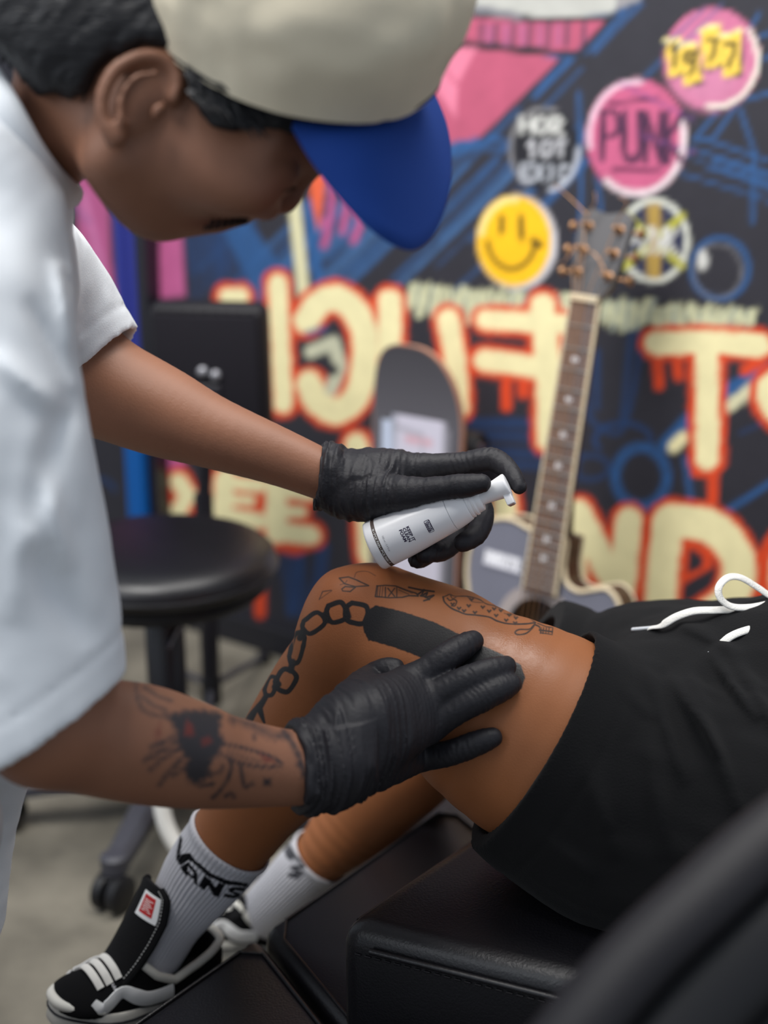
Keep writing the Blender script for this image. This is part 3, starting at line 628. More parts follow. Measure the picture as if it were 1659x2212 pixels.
def gdec(P):
    for k in range(6): P.text('HNRUTD'[k], 6 + 15 * k, 8, 9, 22, 6, K(235, 235, 240), 0, 3)
    P.line([(4, 34), (96, 34)], 5, K(220, 220, 230), 3); P.line([(6, 6), (94, 6)], 4, K(215, 215, 225), 4, .6)
print_patch('white_sticker', .112 * SCL, .046 * SCL, gpt(1083, 1200, 0.24 + FT * SCL) * 0 + g(-.118, -.655, FT + .001), gr, gu, gn, gdec, guitar, K(122, 122, 134), M['sticker'])
# strap pin
q = MB(); q.lathe(g(.0, -.8 - .56 * kb + .004, -.05), -gu, [(0, .006), (.004, .004), (.006, .006)], 12); q.build('strap_pin', M['steel'], guitar)
GBOT = min(g(x, y, -.16)[2] for x, y in rim)

# --- skateboard, on its tail, grip side to the room
lean = 0.04
bt = gpt(893, 738, 0.10); bu = nrm(UP * 1.0 - WN * lean); bn = nrm(WN + UP * lean); br = WT
bw = (np.dot(gpt(1000, 900, .11) - gpt(806, 900, .11), WT)) / 2; BLn = (bt[2] - 0.004) / bu[2]
bc = bt - br * np.dot(bt - gpt(904, 900, .11), WT) * 0.6
b_ = lambda a, d, n=0.0: bc + br * a * bw + bu * (d - 0) + bn * n
kick = lambda d: .03 * max(0, (-d - BLn + .15) / .15) ** 2 + .035 * max(0, (d + .15) / .15) ** 2
ol = []
for t in np.linspace(0, 2 * math.pi, 65)[:-1]:
    a_ = abs(math.cos(t)) ** .72 * (1 if math.cos(t) > 0 else -1); e = .155; y_ = (-e + e * abs(math.sin(t)) ** 0.9) if math.sin(t) > 0 else (-BLn + e - e * abs(math.sin(t)) ** .9); ol.append((a_, y_))
board = empty('skateboard', b_(0, -BLn), 'worn skateboard with grey grip tape standing against the wall', 'skateboard')
def deck(nm, m, top, thick, sc=1.0):
    q = MB(); L_ = len(ol); rows = 9; V_ = []; 
    for lay in (top, top - thick):
        for k in range(L_): V_.append(b_(ol[k][0] * sc, (ol[k][1] + BLn / 2) * (1 - (1 - sc) * .3) - BLn / 2, lay + kick(ol[k][1])))
    # strips between mirrored outline points keep the kick's curve
    order = sorted(range(L_), key=lambda k: ol[k][1]); Fs = []
    half = L_ // 2
    idx_r = [k % L_ for k in range(-L_ // 4, L_ // 4 + 1)]; idx_l = [(half - k) % L_ for k in range(-L_ // 4, L_ // 4 + 1)]
    for j in range(len(idx_r) - 1):
        f_ = (idx_r[j], idx_r[j + 1], idx_l[j + 1], idx_l[j]); f_ = tuple(dict.fromkeys(f_)); Fs.append(f_); Fs.append(tuple(L_ + k for k in reversed(f_)))
    Fs += [(k, L_ + k, L_ + (k + 1) % L_, (k + 1) % L_) for k in range(L_)]
    q.add(V_, Fs); return q.build(nm, m, board, ang=30)
deck('deck', M['ply'], 0.0, .011); deck('grip_tape', M['grip'], .0012, .001, .975)
def stk(P):
    P.ell(56, 30, 30, 30, K(206, 200, 214), 6); P.poly([(22, 30), (90, 30), (92, 250), (16, 250)], K(200, 196, 210), 8); P.poly([(0, 40), (16, 30), (22, 130), (0, 150)], K(190, 200, 220), 10, .9)
    for y in (20, 60): P.line([(40, y), (70, y)], 9, K(206, 150, 160), 8, .8)
    P.line([(20, 48), (60, 52)], 5, K(150, 148, 158), 5, .8); P.line([(30, 110), (60, 112)], 8, K(214, 150, 150), 8, .7); P.line([(60, 60), (64, 200)], 4, K(160, 158, 168), 5, .7)
print_patch('worn_sticker', bw * 1.55, .46, b_(0, -.31, .0016), br, bu, bn, stk, board, K(128, 126, 134), M['sticker'], .003, keep=lambda x, y: (y > .12) | (np.hypot((x - .55) / .42, (y - .13) / .13) < 1))
for d in (-.17, -BLn + .17):
    q = MB(); q.box(b_(0, d, -.022), (.022, .035, .011), (br, bu, bn), .004); q.tube([b_(-.75, d, -.045), b_(.75, d, -.045)], .008, 10); q.tube([b_(0, d, -.02), b_(0, d, -.048)], [.018, .010], 10); tr = q.build('truck', M['steel'], board)
    for sx in (-1, 1):
        q = MB(); q.lathe(b_(sx * .78, d, -.045), br * sx, [(-.002, .006), (0, .020), (.004, .026), (.028, .026), (.033, .020), (.030, .009), (.026, .004)], 24); wh = q.build('wheel', M['blackplastic'], board)
        q = MB(); q.lathe(b_(sx * .78, d, -.045) + br * sx * .028, br * sx, [(0, .010), (.005, .009), (.006, .004)], 14); q.build('bearing', M['steel'], wh)

# --- arm rest stand: padded board on a tripod pole
pd = at(459, 806, 2.36); pf = on_plane(459, 1548, 0.02)
stand = empty('arm_rest_stand', (pf[0], pf[1], 0), 'black padded arm rest on a tripod pole behind the round stool', 'arm rest')
yaw = math.radians(-8); pr = np.array([math.cos(yaw), math.sin(yaw), 0]); pn = np.array([math.sin(yaw), -math.cos(yaw), 0]); pu = nrm(UP - pn * -.06); pn = np.cross(pr, pu) * -1; pn = pn if pn[1] < 0 else -pn
q = MB(); q.box(pd, (.098, .120, .028), (pr, pu, pn), .018); pad = q.build('pad', M['leather2'], stand)
q = MB(); q.box(pd + pn * .026, (.086, .106, .006), (pr, pu, pn), .004); q.build('backing_board', mat('black_backing_cloth', lin(27, 25, 31), .8, .2, bump=.3, bscale=300), pad)
for k in range(9):
    q = MB(); q.box(pd + pr * (-.074 + .0185 * k) + pu * .1095 + pn * .0275, (.0075, .004, .003), (pr, pu, pn), .0015); q.build('pleat', M['leather2'], pad)
for x_, y_ in ((437, 803), (465, 811), (527, 686)):  # two bolts; the last, near the top edge, is a highlight modelled as metal
    c_ = at(x_, y_, 2.322); q = MB(); q.lathe(c_, pn, [(-.012, .008), (.002, .0085), (.005, .006), (.006, .001)], 12); q.build('bolt_and_glint', mat('dull_bolt_and_glint', lin(150, 150, 156), .4, .5, metal=.5), stand)
q = MB(); q.box(pd + pn * .033 - pu * .04, (.022, .030, .004), (pr, pu, pn), .002); q.build('bracket', M['blackmetal'], stand)
ptop = pd + pn * .045 - pu * .06; pbase = np.array([pf[0], pf[1], .075])
q = MB(); q.tube([ptop, np.array([pf[0], pf[1], ptop[2] - .16]), pbase + UP * .30], .012, 14); q.tube([pbase + UP * .36, pbase], .0165, 14); q.build('pole', M['blackmetal'], stand)
q = MB(); q.lathe(pbase + UP * .17, UP, [(-.02, .017), (-.016, .0195), (.016, .0195), (.02, .017)], 16); col = q.build('clamp_collar', M['blackplastic'], stand)
q = MB(); q.tube([pbase + UP * .17 + np.array([.02, 0, 0]), pbase + UP * .17 + np.array([.05, -.01, 0])], .009, 10); q.build('knob', M['blackplastic'], col)
q = MB(); q.lathe(pbase, UP, [(-.03, .014), (-.025, .018), (.02, .018), (.03, .014)], 16); q.build('hub', M['blackplastic'], stand)
f1_, f2_ = on_plane(570, 1418, .012), on_plane(380, 1446, .012); f3_ = np.array([pf[0], pf[1], .012]) * 2 - (f1_ + f2_) / 2
for ft in (f1_, f2_, f3_):
    ft = ft * np.array([1, 1, 0]); d_ = nrm(ft - np.array([pf[0], pf[1], 0]))
    q = MB(); q.tube([pbase + d_ * .02, ft + UP * .012], .0065, 10); lg = q.build('leg', M['greyplastic'], stand)
    q = MB(); q.lathe(ft, UP, [(0, .014), (.008, .015), (.022, .011)], 12); q.build('rubber_foot', M['blackplastic'], lg)

# --- work stool
sc0 = at(346, 1172, 2.10); sx_, sy_, sz_ = sc0
stool = empty('work_stool', (sx_, sy_, 0), 'round black padded stool on castors beside the tattooer', 'stool')
R_ = .172
q = MB(); q.lathe((sx_, sy_, sz_ - .052), UP, [(0, .10), (.002, R_ - .010), (.010, R_ - .002), (.022, R_), (.036, R_ - .004), (.046, R_ - .016), (.053, R_ - .04), (.058, R_ - .09), (.060, .03), (.060, .001)], 64); seat = q.build('seat', M['leather'], stool, ang=80)
q = MB(); q.tube([(sx_ + (R_ - .001) * math.cos(t), sy_ + (R_ - .001) * math.sin(t), sz_ - .034) for t in np.linspace(0, 2 * math.pi, 65)[:-1]], .0035, 8, closed=True); q.build('piping', M['leather'], seat)
q = MB(); q.lathe((sx_, sy_, sz_ - .076), UP, [(0, .08), (.002, R_ - .022), (.012, R_ - .012), (.024, R_ - .012), (.025, .05)], 48); q.build('seat_base', M['blackplastic'], stool)
q = MB(); q.box((sx_, sy_, sz_ - .088), (.075, .06, .012), None, .004); q.build('seat_plate', M['blackmetal'], stool)
q = MB(); q.tube([(sx_ + .04, sy_ - .05, sz_ - .09), (sx_ + .03, sy_ - .13, sz_ - .098), (sx_ + .028, sy_ - .16, sz_ - .10)], .005, 8); q.build('lever', M['blackmetal'], stool)
q = MB(); q.lathe((sx_, sy_, .09), UP, [(0, .034), (.02, .034), (.05, .030), (.235, .030), (.24, .026), (sz_ - .19, .026)], 32); q.build('column', M['blackmetal'], stool)
q = MB(); q.tube([(sx_ - .012, sy_ - .026, sz_ - .11), (sx_ - .012, sy_ - .036, sz_ - .108)], .006, 10); q.build('column_bolt', M['steel'], stool)
q = MB(); q.lathe((sx_, sy_, .065), UP, [(0, .036), (.004, .046), (.04, .044), (.055, .036)], 32); q.build('hub', M['greyplastic'], stool)
for k in range(5):
    a_ = math.radians(-101 - 72 * k); d_ = np.array([math.cos(a_), math.sin(a_), 0]); t_ = np.array([-d_[1], d_[0], 0]); c0 = np.array([sx_, sy_, .095]); c1 = np.array([sx_, sy_, .068]) + d_ * .245
    q = MB(); 
    for u_, v_, w0, w1, h0, h1 in ((c0 + d_ * .03, c1, .024, .017, .018, .012),):
        V_ = [u_ + t_ * sx2 * w0 + UP * sy2 * h0 for sx2, sy2 in ((-1, -1), (1, -1), (1, .3), (.55, 1), (-.55, 1), (-1, .3))] + [v_ + t_ * sx2 * w1 + UP * sy2 * h1 for sx2, sy2 in ((-1, -1), (1, -1), (1, .3), (.55, 1), (-.55, 1), (-1, .3))]
        q.add(V_, [(0, 1, 7, 6), (1, 2, 8, 7), (2, 3, 9, 8), (3, 4, 10, 9), (4, 5, 11, 10), (5, 0, 6, 11), (5, 4, 3, 2, 1, 0), (6, 7, 8, 9, 10, 11)])
    q.lathe(c1 - UP * .012, UP, [(0, .020), (.022, .020), (.027, .014)], 16)
    lg = q.build('base_leg', M['greyplastic'], stool, smooth=False)
    sd = nrm(d_ * .3 + t_)
    q = MB(); q.tube([c1 - UP * .03, c1], .007, 8)
    for s2 in (-1, 1): q.lathe(c1 * np.array([1, 1, 0]) + UP * .0275 + d_ * .012 + sd * s2 * .005, sd * s2, [(0, .020), (0, .0265), (.003, .0275), (.014, .0275), (.018, .022), (.018, .004)], 24)
    q.box(c1 * np.array([1, 1, 0]) + UP * .036 + d_ * .008, (.005, .014, .018), (sd, np.cross(UP, sd), UP), .003)
    q.build('caster', M['blackplastic'], stool)

# --- white bent tube standing behind the client's sock
w0 = on_plane(404, 1872, .014); wr = np.array([1.0, 0, 0]); 
tb = MB(); rr = .085; cw = w0 + np.array([rr * .62, .0, rr * .70])
tb.tube([cw + np.array([rr * math.cos(t), .012 * math.sin(t), rr * 1.35 * math.sin(t) + .02]) for t in np.linspace(math.radians(148), math.radians(392), 40)], .0125, 14)
wt = tb.build('bent_tube', M['whitetube']); zmin = min(v.co.z for v in wt.data.vertices); wt.location.z -= zmin
tag(wt, 'white bent tube standing on the concrete behind the nearer sock', 'tube')

# ================================================================== THE CLIENT (reclining, knee raised)
ZS, ZL = .428, .30
P0, P1, P3 = on_plane(722, 1992, ZS), on_plane(1266, 2126, ZS), on_plane(990, 1812, ZS)
cs, cw_ = nrm(P1 - P0), nrm(P3 - P0)
SW, SD, SHh = .40, .27, .065
_M2 = np.linalg.inv(np.array([cs[:2], cw_[:2]]))
def seat_f(self, P_):
    ab = (P_[:, :2] - P0[:2]) @ _M2; return np.maximum.reduce([P_[:, 2] - ZS - .0006, -ab[:, 0], ab[:, 0] - 2 * SW, -ab[:, 1], ab[:, 1] - 2 * SD]).astype(P_.dtype)
SEATCUT = (1, [type('B', (), dict(lo=np.array([-.2, .5, ZS - .12]), hi=np.array([1.1, 1.7, ZS + .01]), f=seat_f))()], 0)
SKC, SKA = lin(162, 101, 62), lin(142, 97, 74)
LEG = Shape()
LEG.chain([(1560, 1770, 1.25, 210), (1360, 1692, 1.265, 228), (1165, 1590, 1.285, 232), (960, 1468, 1.30, 178), (845, 1398, 1.315, 138), (772, 1365, 1.32, 118)])
LEG.u(Ell(at(778, 1302, 1.305), (imgv(.85, .4, 0), imgv(-.4, .85, 0), IMG_T), (.041, .031, .036)), .02)
LEG.u(Cone(at(830, 1290, 1.31), .026, at(960, 1370, 1.30), .040), .03)
LEG.chain([(770, 1368, 1.32, 112), (738, 1420, 1.332, 108), (690, 1500, 1.36, 114), (612, 1640, 1.40, 114), (500, 1812, 1.44, 91), (420, 1922, 1.462, 72), (372, 1990, 1.472, 56), (320, 2080, 1.475, 50), (260, 2130, 1.44, 45)], .022)
LEG.u(Cone(at(672, 1560, 1.39), .034, at(640, 1680, 1.42), .030), .03)                 # calf muscle
NL = len(LEG.ops)
LEG.chain([(1640, 1520, 1.46, 185), (1300, 1530, 1.49, 140), (1190, 1525, 1.52, 125), (1080, 1560, 1.56, 112), (965, 1585, 1.625, 106), (900, 1645, 1.66, 102), (800, 1738, 1.715, 96), (698, 1846, 1.735, 62), (615, 1926, 1.77, 42), (580, 1960, 1.82, 30)], .02)
LEG.chain([(1640, 1600, 1.34, 215), (1900, 1480, 1.36, 235), (2300, 1330, 1.42, 270), (2700, 1150, 1.48, 280)], .06)
LEG.ops.append(SEATCUT)
V, Q = LEG.mesh(.0024)
def subdivide_sel(V, Q, N, sel, times=1):
    """midpoint-subdivide the selected quads (and carry normals); other quads stay as they are"""
    for _ in range(times):
        S = Q[sel]; n0 = len(V); m = len(S)
        E = np.sort(np.concatenate([S[:, [0, 1]], S[:, [1, 2]], S[:, [2, 3]], S[:, [3, 0]]]), 1)
        U, inv = np.unique(E, axis=0, return_inverse=True); inv = inv.reshape(4, m)
        MV = (V[U[:, 0]] + V[U[:, 1]]) / 2; MN = N[U[:, 0]] + N[U[:, 1]]; FV = V[S].mean(1); FN = N[S].mean(1)
        e = n0 + inv; fc = n0 + len(U) + np.arange(m)
        V = np.vstack([V, MV, FV]); N = np.vstack([N, MN, FN]); N /= np.linalg.norm(N, axis=1)[:, None]
        new = np.concatenate([np.stack([S[:, k], e[k], fc, e[(k + 3) % 4]], 1) for k in range(4)])
        Q = np.concatenate([Q[~sel], new]); s2 = np.zeros(len(Q), bool); s2[len(Q) - len(new):] = True; sel = s2
    return V, Q, N
def facing(V, N): 
    v = V - np.array([0, 0, HC]); return (N * v).sum(1) / np.linalg.norm(v, axis=1)

def leg_ink(P):
    I = lambda o=.92: o
    ink, thin = (.012, .011, .012), (.045, .030, .024)
    z4 = lambda pts: [(630 + x / 2.765, 1200 + y / 2.765) for x, y in pts]
    z5 = lambda pts: [(500 + x / 2.074, 1200 + y / 2.074) for x, y in pts]
    P.poly(z4([(462, 322), (500, 297), (600, 318), (700, 345), (860, 400), (990, 465), (1150, 543), (1290, 603), (1370, 655), (1395, 725), (1372, 800), (1250, 790), (1100, 745), (950, 690), (750, 600), (600, 545), (462, 506), (432, 460), (424, 395)]), ink, 2.5, .92, 1.6)
    P.line(z4([(462, 322), (430, 400), (462, 506)]), 4, ink, 2.5, .8, True)
    def ln(cx, cy, L, W, ang, w=8):
        a = math.radians(ang); ca, sa = math.cos(a), math.sin(a); L /= 2; W /= 2
        pts = [(-L * .62, -W), (L * .62, -W), (L, -W * .45), (L, W * .45), (L * .62, W), (-L * .62, W), (-L, W * .45), (-L, -W * .45), (-L * .62, -W)]
        P.line([(cx + x * ca - y * sa, cy + x * sa + y * ca) for x, y in pts], w + 2.4, ink, 2, .92, True, 1.4)
    ln(770, 1325, 46, 40, 12, 9); ln(727, 1323, 40, 38, -18, 9); ln(677, 1346, 48, 32, -36, 8); ln(641, 1400, 66, 24, -76, 8); ln(617, 1470, 46, 36, -58, 9); ln(585, 1482, 40, 20, -70, 7)
    for a_, b_ in (((748, 1318), (752, 1332)), ((702, 1328), (708, 1340)), ((655, 1362), (648, 1378)), ((632, 1430), (628, 1448)), ((601, 1478), (594, 1484))): P.line([a_, b_], 15, ink, 3, .85)
    P.poly([(572, 1496), (562, 1512), (520, 1560), (545, 1562), (556, 1540), (570, 1566), (574, 1562), (568, 1530), (582, 1504)], ink, 3, .9); P.line([(556, 1508), (544, 1524)], 5, SKC, 3, .9)
    tl = lambda pts, w=2.6, o=.72, sm=False: P.line(z4(pts), w * 1.3, thin, 1.8, min(.9, o * 1.12), sm, .6)
    # bottle with flames
    tl([(510, 182), (500, 245), (580, 252), (660, 250), (700, 240), (755, 242)]); tl([(510, 182), (560, 178), (620, 182), (680, 205), (745, 226), (755, 242)], 2.6)
    for x in (516, 530, 545): tl([(x, 184), (x - 6, 246)], 2.2, .55)
    tl([(575, 196), (615, 244)]); tl([(615, 196), (578, 244)]); tl([(560, 190), (560, 250)]); tl([(628, 190), (628, 250)], 2.2); tl([(640, 205), (700, 232)], 2, .5); tl([(650, 195), (720, 225)], 2, .5)
    for q in ([(755, 232), (790, 205), (775, 240), (810, 222), (800, 250), (848, 238), (815, 262), (790, 270)], [(700, 190), (770, 205), (850, 215)], [(770, 240), (800, 245), (822, 262)]): tl(q, 3.4, .75)
    # knee drawing
    tl([(285, 135), (340, 128), (385, 145), (460, 180), (380, 186), (315, 168), (285, 135)]); tl([(300, 200), (320, 185), (380, 190), (350, 215), (305, 212), (300, 200)]); tl([(375, 130), (390, 100), (450, 95), (500, 120)], 2, .45, True); tl([(290, 175), (320, 165), (330, 150)], 2, .5)
    tl([(165, 262), (185, 215), (235, 208)], 2.4, .6); tl([(175, 255), (240, 210)], 2, .5); tl([(395, 150), (440, 172)], 2, .5)
    # spotted cat
    tl([(905, 248), (912, 275), (935, 300), (960, 318), (1000, 335), (1040, 350), (1110, 357), (1180, 368), (1230, 392), (1300, 408), (1400, 408), (1455, 400)], 3, .78, True); tl([(905, 248), (925, 240), (945, 232), (975, 243), (1050, 244), (1120, 262), (1160, 288), (1210, 300), (1260, 318), (1330, 330), (1400, 360), (1450, 395)], 2.4, .62, True)
    tl([(930, 255), (945, 268), (970, 262), (985, 275), (975, 300), (955, 300)], 2.8, .7, True); tl([(950, 240), (960, 258), (980, 250)], 2.4, .6); tl([(1050, 244), (1080, 275), (1140, 282)], 2, .5, True)
    for x, y in ((962, 290), (1000, 315), (1095, 340), (1058, 300), (1142, 308), (1222, 358), (1282, 386), (1180, 332), (1075, 262), (1250, 328), (1335, 402), (1030, 330), (1300, 355), (1340, 372), (1210, 318)):
        P.poly(z4([(x - 17, y - 6), (x - 8, y - 12), (x, y - 5), (x + 8, y - 12), (x + 17, y - 4), (x + 6, y + 8), (x, y + 14), (x - 8, y + 7)]), thin, 2, .72)
    for x in (1270, 1300, 1330, 1360): tl([(x, 345), (x + 40, 358)], 2.2, .5)
    tl([(1455, 400), (1440, 430), (1400, 465), (1350, 472), (1335, 458), (1360, 442), (1420, 440), (1450, 415), (1480, 425)], 3, .7, True); tl([(1470, 405), (1520, 425), (1560, 430), (1555, 472), (1490, 462), (1480, 430)], 2.6, .6)
    for x in (1490, 1505, 1522, 1538): tl([(x, 432), (x - 4, 464)], 2.6, .6); tl([(1480, 445), (1555, 455)], 2.4, .5)

N = vnormals(V, Q); X, Y, D = project(V); fc = facing(V, N)
reg = (X > 505) & (X < 1225) & (Y > 1200) & (Y < 1580) & (fc < -.02) & (D < 1.42)
V, Q, N = subdivide_sel(V, Q, N, reg[Q].all(1), 2)
X, Y, D = project(V); P = Paint(X, Y, SKC); P.k = np.clip(-facing(V, N) * 6, 0, 1).astype(np.float32) * (D < 1.42); leg_ink(P)
# pale blotches and slightly redder knees belong to the skin
kn = np.exp(-((X - 750) ** 2 + (Y - 1270) ** 2) / 9000) * (D < 1.42); P.C = P.C * (1 - .12 * kn[:, None] * np.array([.4, 1, 1]))
u_, v_ = (X - 1110) * .88 + (Y - 1395) * .47, -(X - 1110) * .47 + (Y - 1395) * .88
wet_ = np.clip(1.5 - np.hypot(u_ / 105, v_ / 46) * 1.2, 0, 1) * (D < 1.42) * (.75 + .5 * vnoise(V * 420))
me = mesh_np('person', V, Q); color_attr(me, 'paint', np.concatenate([P.C, 1 - np.clip(wet_, 0, 1)[:, None]], 1))
client = link('person', me, M['skinC']); me.normals_split_custom_set_from_vertices([tuple(n_) for n_ in N])
tag(client, 'person lying on the black chair in black shorts, tattooed knee raised', 'person')

# --- shorts
SH = Shape()
SH.chain([(1100, 1552, 1.288, 254), (1165, 1592, 1.285, 258), (1340, 1690, 1.27, 262), (1560, 1745, 1.25, 250), (1700, 1745, 1.26, 245)])
SH.chain([(1168, 1765, 1.275, 118), (1320, 1848, 1.25, 135), (1560, 1900, 1.22, 150)], .05)
SH.chain([(1030, 1440, 1.54, 164), (1110, 1455, 1.52, 170), (1190, 1467, 1.505, 173), (1290, 1492, 1.48, 164), (1400, 1492, 1.46, 192), (1560, 1505, 1.44, 202), (1720, 1510, 1.42, 208)], .03)
SH.chain([(1500, 1560, 1.35, 222), (1640, 1545, 1.345, 240), (1780, 1500, 1.35, 240)], .05)
kneeW, hemW = at(845, 1398, 1.315), at(1163, 1588, 1.285); hn_ = nrm(kneeW - hemW + .22 * IMG_T * np.linalg.norm(kneeW - hemW))
SH.cut(Half(hemW + hn_ * .004, -hn_, .30), 0)
fk, fh = at(965, 1590, 1.60), at(1092, 1465, 1.515); fn_ = nrm(imgv(-1, -.10, -.25))
SH.ops.append((1, [type('B', (), dict(lo=fh - .13, hi=fh + .13, f=lambda self, P_: np.maximum(-((P_ - fh) @ fn_ - .01), np.linalg.norm(P_ - (fh + fn_ * .06), axis=1) - .125).astype(P_.dtype)))()], 0))
SH.chain([(1060, 1528, 1.290, 244), (1120, 1562, 1.288, 243), (1190, 1603, 1.284, 240)], 0, 1, cut=True)
SH.chain([(1000, 1490, 1.55, 158), (1130, 1478, 1.515, 158)], 0, 1, cut=True)
wz = at(1760, 1500, 1.36); wd = nrm(at(2300, 1330, 1.42) - at(1640, 1600, 1.34)); SH.cut(Half(wz + wd * .02, -wd, .45), 0)
sd_ = nrm(at(1560, 1760, 1.25) - hemW); su_ = nrm(UP - sd_ * sd_[2]); sw_ = np.cross(sd_, su_)
foldlines = []
def sh_disp(P_):
    q = np.stack([P_ @ sd_, P_ @ su_, P_ @ sw_], 1); X_, Y_, D_ = project(P_)
    n = (.006 * fbm(q * np.array([7, 30, 30]), 2) + .003 * vnoise(q * np.array([22, 60, 60]))) * np.clip(np.abs((P_ - hemW) @ hn_) / .09 - .1, .0, 1)
    for (x0, y0, x1, y1, w_, a_) in ((1445, 1450, 1560, 1640, 16, .008), (1390, 1420, 1480, 1700, 14, .006), (1330, 1400, 1350, 1600, 22, .005), (1530, 1400, 1640, 1560, 14, .007), (1180, 1520, 1240, 1700, 26, .004), (1290, 1640, 1310, 1800, 22, .004), (1250, 1480, 1265, 1660, 18, .004), (1100, 1760, 1290, 1900, 18, .004), (1440, 1330, 1580, 1400, 14, .004), (1480, 1430, 1600, 1760, 18, .008), (1300, 1440, 1420, 1560, 16, .006), (1400, 1560, 1440, 1860, 24, .006), (1560, 1380, 1700, 1600, 18, .007), (1230, 1560, 1330, 1860, 20, .005)):
        n -= a_ * 1.5 * fold(X_, Y_, x0, y0, x1, y1, w_) * (D_ < 1.5) * np.clip(np.abs((P_ - hemW) @ hn_) / .05 - .3, 0, 1)
    # hem seam
    e = (P_ - hemW) @ hn_; n += .0012 * np.exp(-((e + .030) / .0022) ** 2)
    return n
SH.disp = sh_disp; SH.band = .022
SH.ops.append(SEATCUT)
SH.clip = lambda P_: seat_f(None, P_)
V, Q = SH.mesh(.0026, relax=2); shorts = link('shorts', mesh_np('shorts', V, Q), M['shorts'], client)

# --- drawstring
def hitp(S_, x, y, off=0.004, lo=.9, hi=1.9):
    d_ = S_.hit(x, y, lo, hi)
    return at(x, y, (d_ if d_ else 1.35) - off)
def ribbon(name, px, w, m, parent, S_=None, D=None, off=.006, lift=None, t=.0011):
    W = [np.array(hitp(S_, x, y, off) if (S_ is not None and D is None) else at(x, y, D[k])) for k, (x, y) in enumerate(px)]
    if lift: W = [a_ + IMG_T * 0 + UP * lift[k] for k, a_ in enumerate(W)]
    q = MB(); Wc = crom(W, 8); q.tube(Wc, w / 2, 10, flat=t / (w / 2), up=nrm(IMG_T * .75 + UP * .65)); return q.build(name, m, parent, ang=80)
dS = lambda x, y: SH.hit(x, y) or 1.40
top = dS(1480, 1345) - .004
ribbon('drawstring', [(1404, 1357), (1430, 1350), (1462, 1332), (1500, 1320), (1545, 1318), (1600, 1316), (1662, 1312), (1720, 1300)], .0078, M['cord'], shorts, D=[dS(1404, 1357) - .004, top - .004, top - .008, top - .010, top - .010, top - .006, top, top])
ribbon('drawstring', [(1665, 1304), (1620, 1312), (1580, 1310), (1556, 1292), (1553, 1268), (1572, 1248), (1600, 1248), (1635, 1268), (1670, 1290), (1720, 1300)], .0072, M['cord'], shorts, D=[top - .004, top - .010, top - .014, top - .016, top - .014, top - .008, top - .004, top, top + .002, top + .002])
d2 = dS(1560, 1385) - .004
ribbon('drawstring', [(1548, 1402), (1562, 1388), (1580, 1374), (1610, 1362), (1660, 1350)], .0075, M['cord'], shorts, D=[d2, d2 - .002, d2, d2 + .006, d2 + .02])
for a_, b_, da, db in (((1367, 1360), (1406, 1357), dS(1367, 1360) - .004, dS(1404, 1357) - .004), ((1531, 1412), (1549, 1400), dS(1531, 1412) - .004, d2)):
    q = MB(); q.tube([at(*a_, da), at(*b_, db)], [.0019, .0021], 10); q.build('aglet', M['aglet'], shorts)

# --- socks
def sock(name, spine, cuffmark, parent, n=312, mrow=130):
    W = crom(np.array([np.append(at(x, y, D_), r * D_ / F) for x, y, D_, r in spine]), 24); L = np.concatenate([[0], np.cumsum(np.linalg.norm(np.diff(W[:, :3], axis=0), axis=1))])
    tt_ = np.linspace(0, L[-1], mrow); W = np.stack([np.interp(tt_, L, W[:, k]) for k in range(4)], 1)
    T = np.gradient(W[:, :3], axis=0); T /= np.linalg.norm(T, axis=1)[:, None]; a_ = nrm(np.cross(T[0], UP)); Vs = []
    th = np.linspace(0, 2 * math.pi, n, endpoint=False)
    for k in range(mrow):
        a_ = nrm(a_ - T[k] * np.dot(a_, T[k])); b_ = np.cross(T[k], a_)
        rib = .0016 * np.abs(np.sin(th * 26)) ** .7 * min(1, max(.35, tt_[k] / .03)); cuff = .0016 * math.exp(-((tt_[k] - .004) / .005) ** 2)
        wr = .0016 * math.sin(tt_[k] * 420) * max(0, (tt_[k] / L[-1] - .62)) * 2.2
        r = W[k, 3] + rib + cuff + wr; Vs.append(W[k, :3] + r[:, None] * (np.cos(th)[:, None] * a_ + np.sin(th)[:, None] * b_))
    Vs = [Vs[0] - (Vs[0] - W[0, :3]) * .06 + T[0] * .006, Vs[0] - (Vs[0] - W[0, :3]) * .05 - T[0] * .001] + Vs; m_ = len(Vs)
    Vv = np.concatenate(Vs); i_ = np.arange((m_ - 1) * n); r_, c_ = i_ // n, i_ % n
    Q_ = np.stack([r_ * n + c_, r_ * n + (c_ + 1) % n, (r_ + 1) * n + (c_ + 1) % n, (r_ + 1) * n + c_], 1)
    N_ = vnormals(Vv, Q_); ctr = np.repeat(np.vstack([W[0, :3], W[0, :3], W[:, :3]]), n, 0)
    if ((N_ * (Vv - ctr)).sum(1)).mean() < 0: N_ = -N_; Q_ = Q_[:, ::-1]
    X_, Y_, D_ = project(Vv); P_ = Paint(X_, Y_, lin(208, 207, 212)); P_.k = np.clip(-facing(Vv, N_) * 8, 0, 1).astype(np.float32); cuffmark(P_)
    me_ = mesh_np(name, Vv, Q_); color_attr(me_, 'paint', P_.C); return link(name, me_, M['sock'], parent)
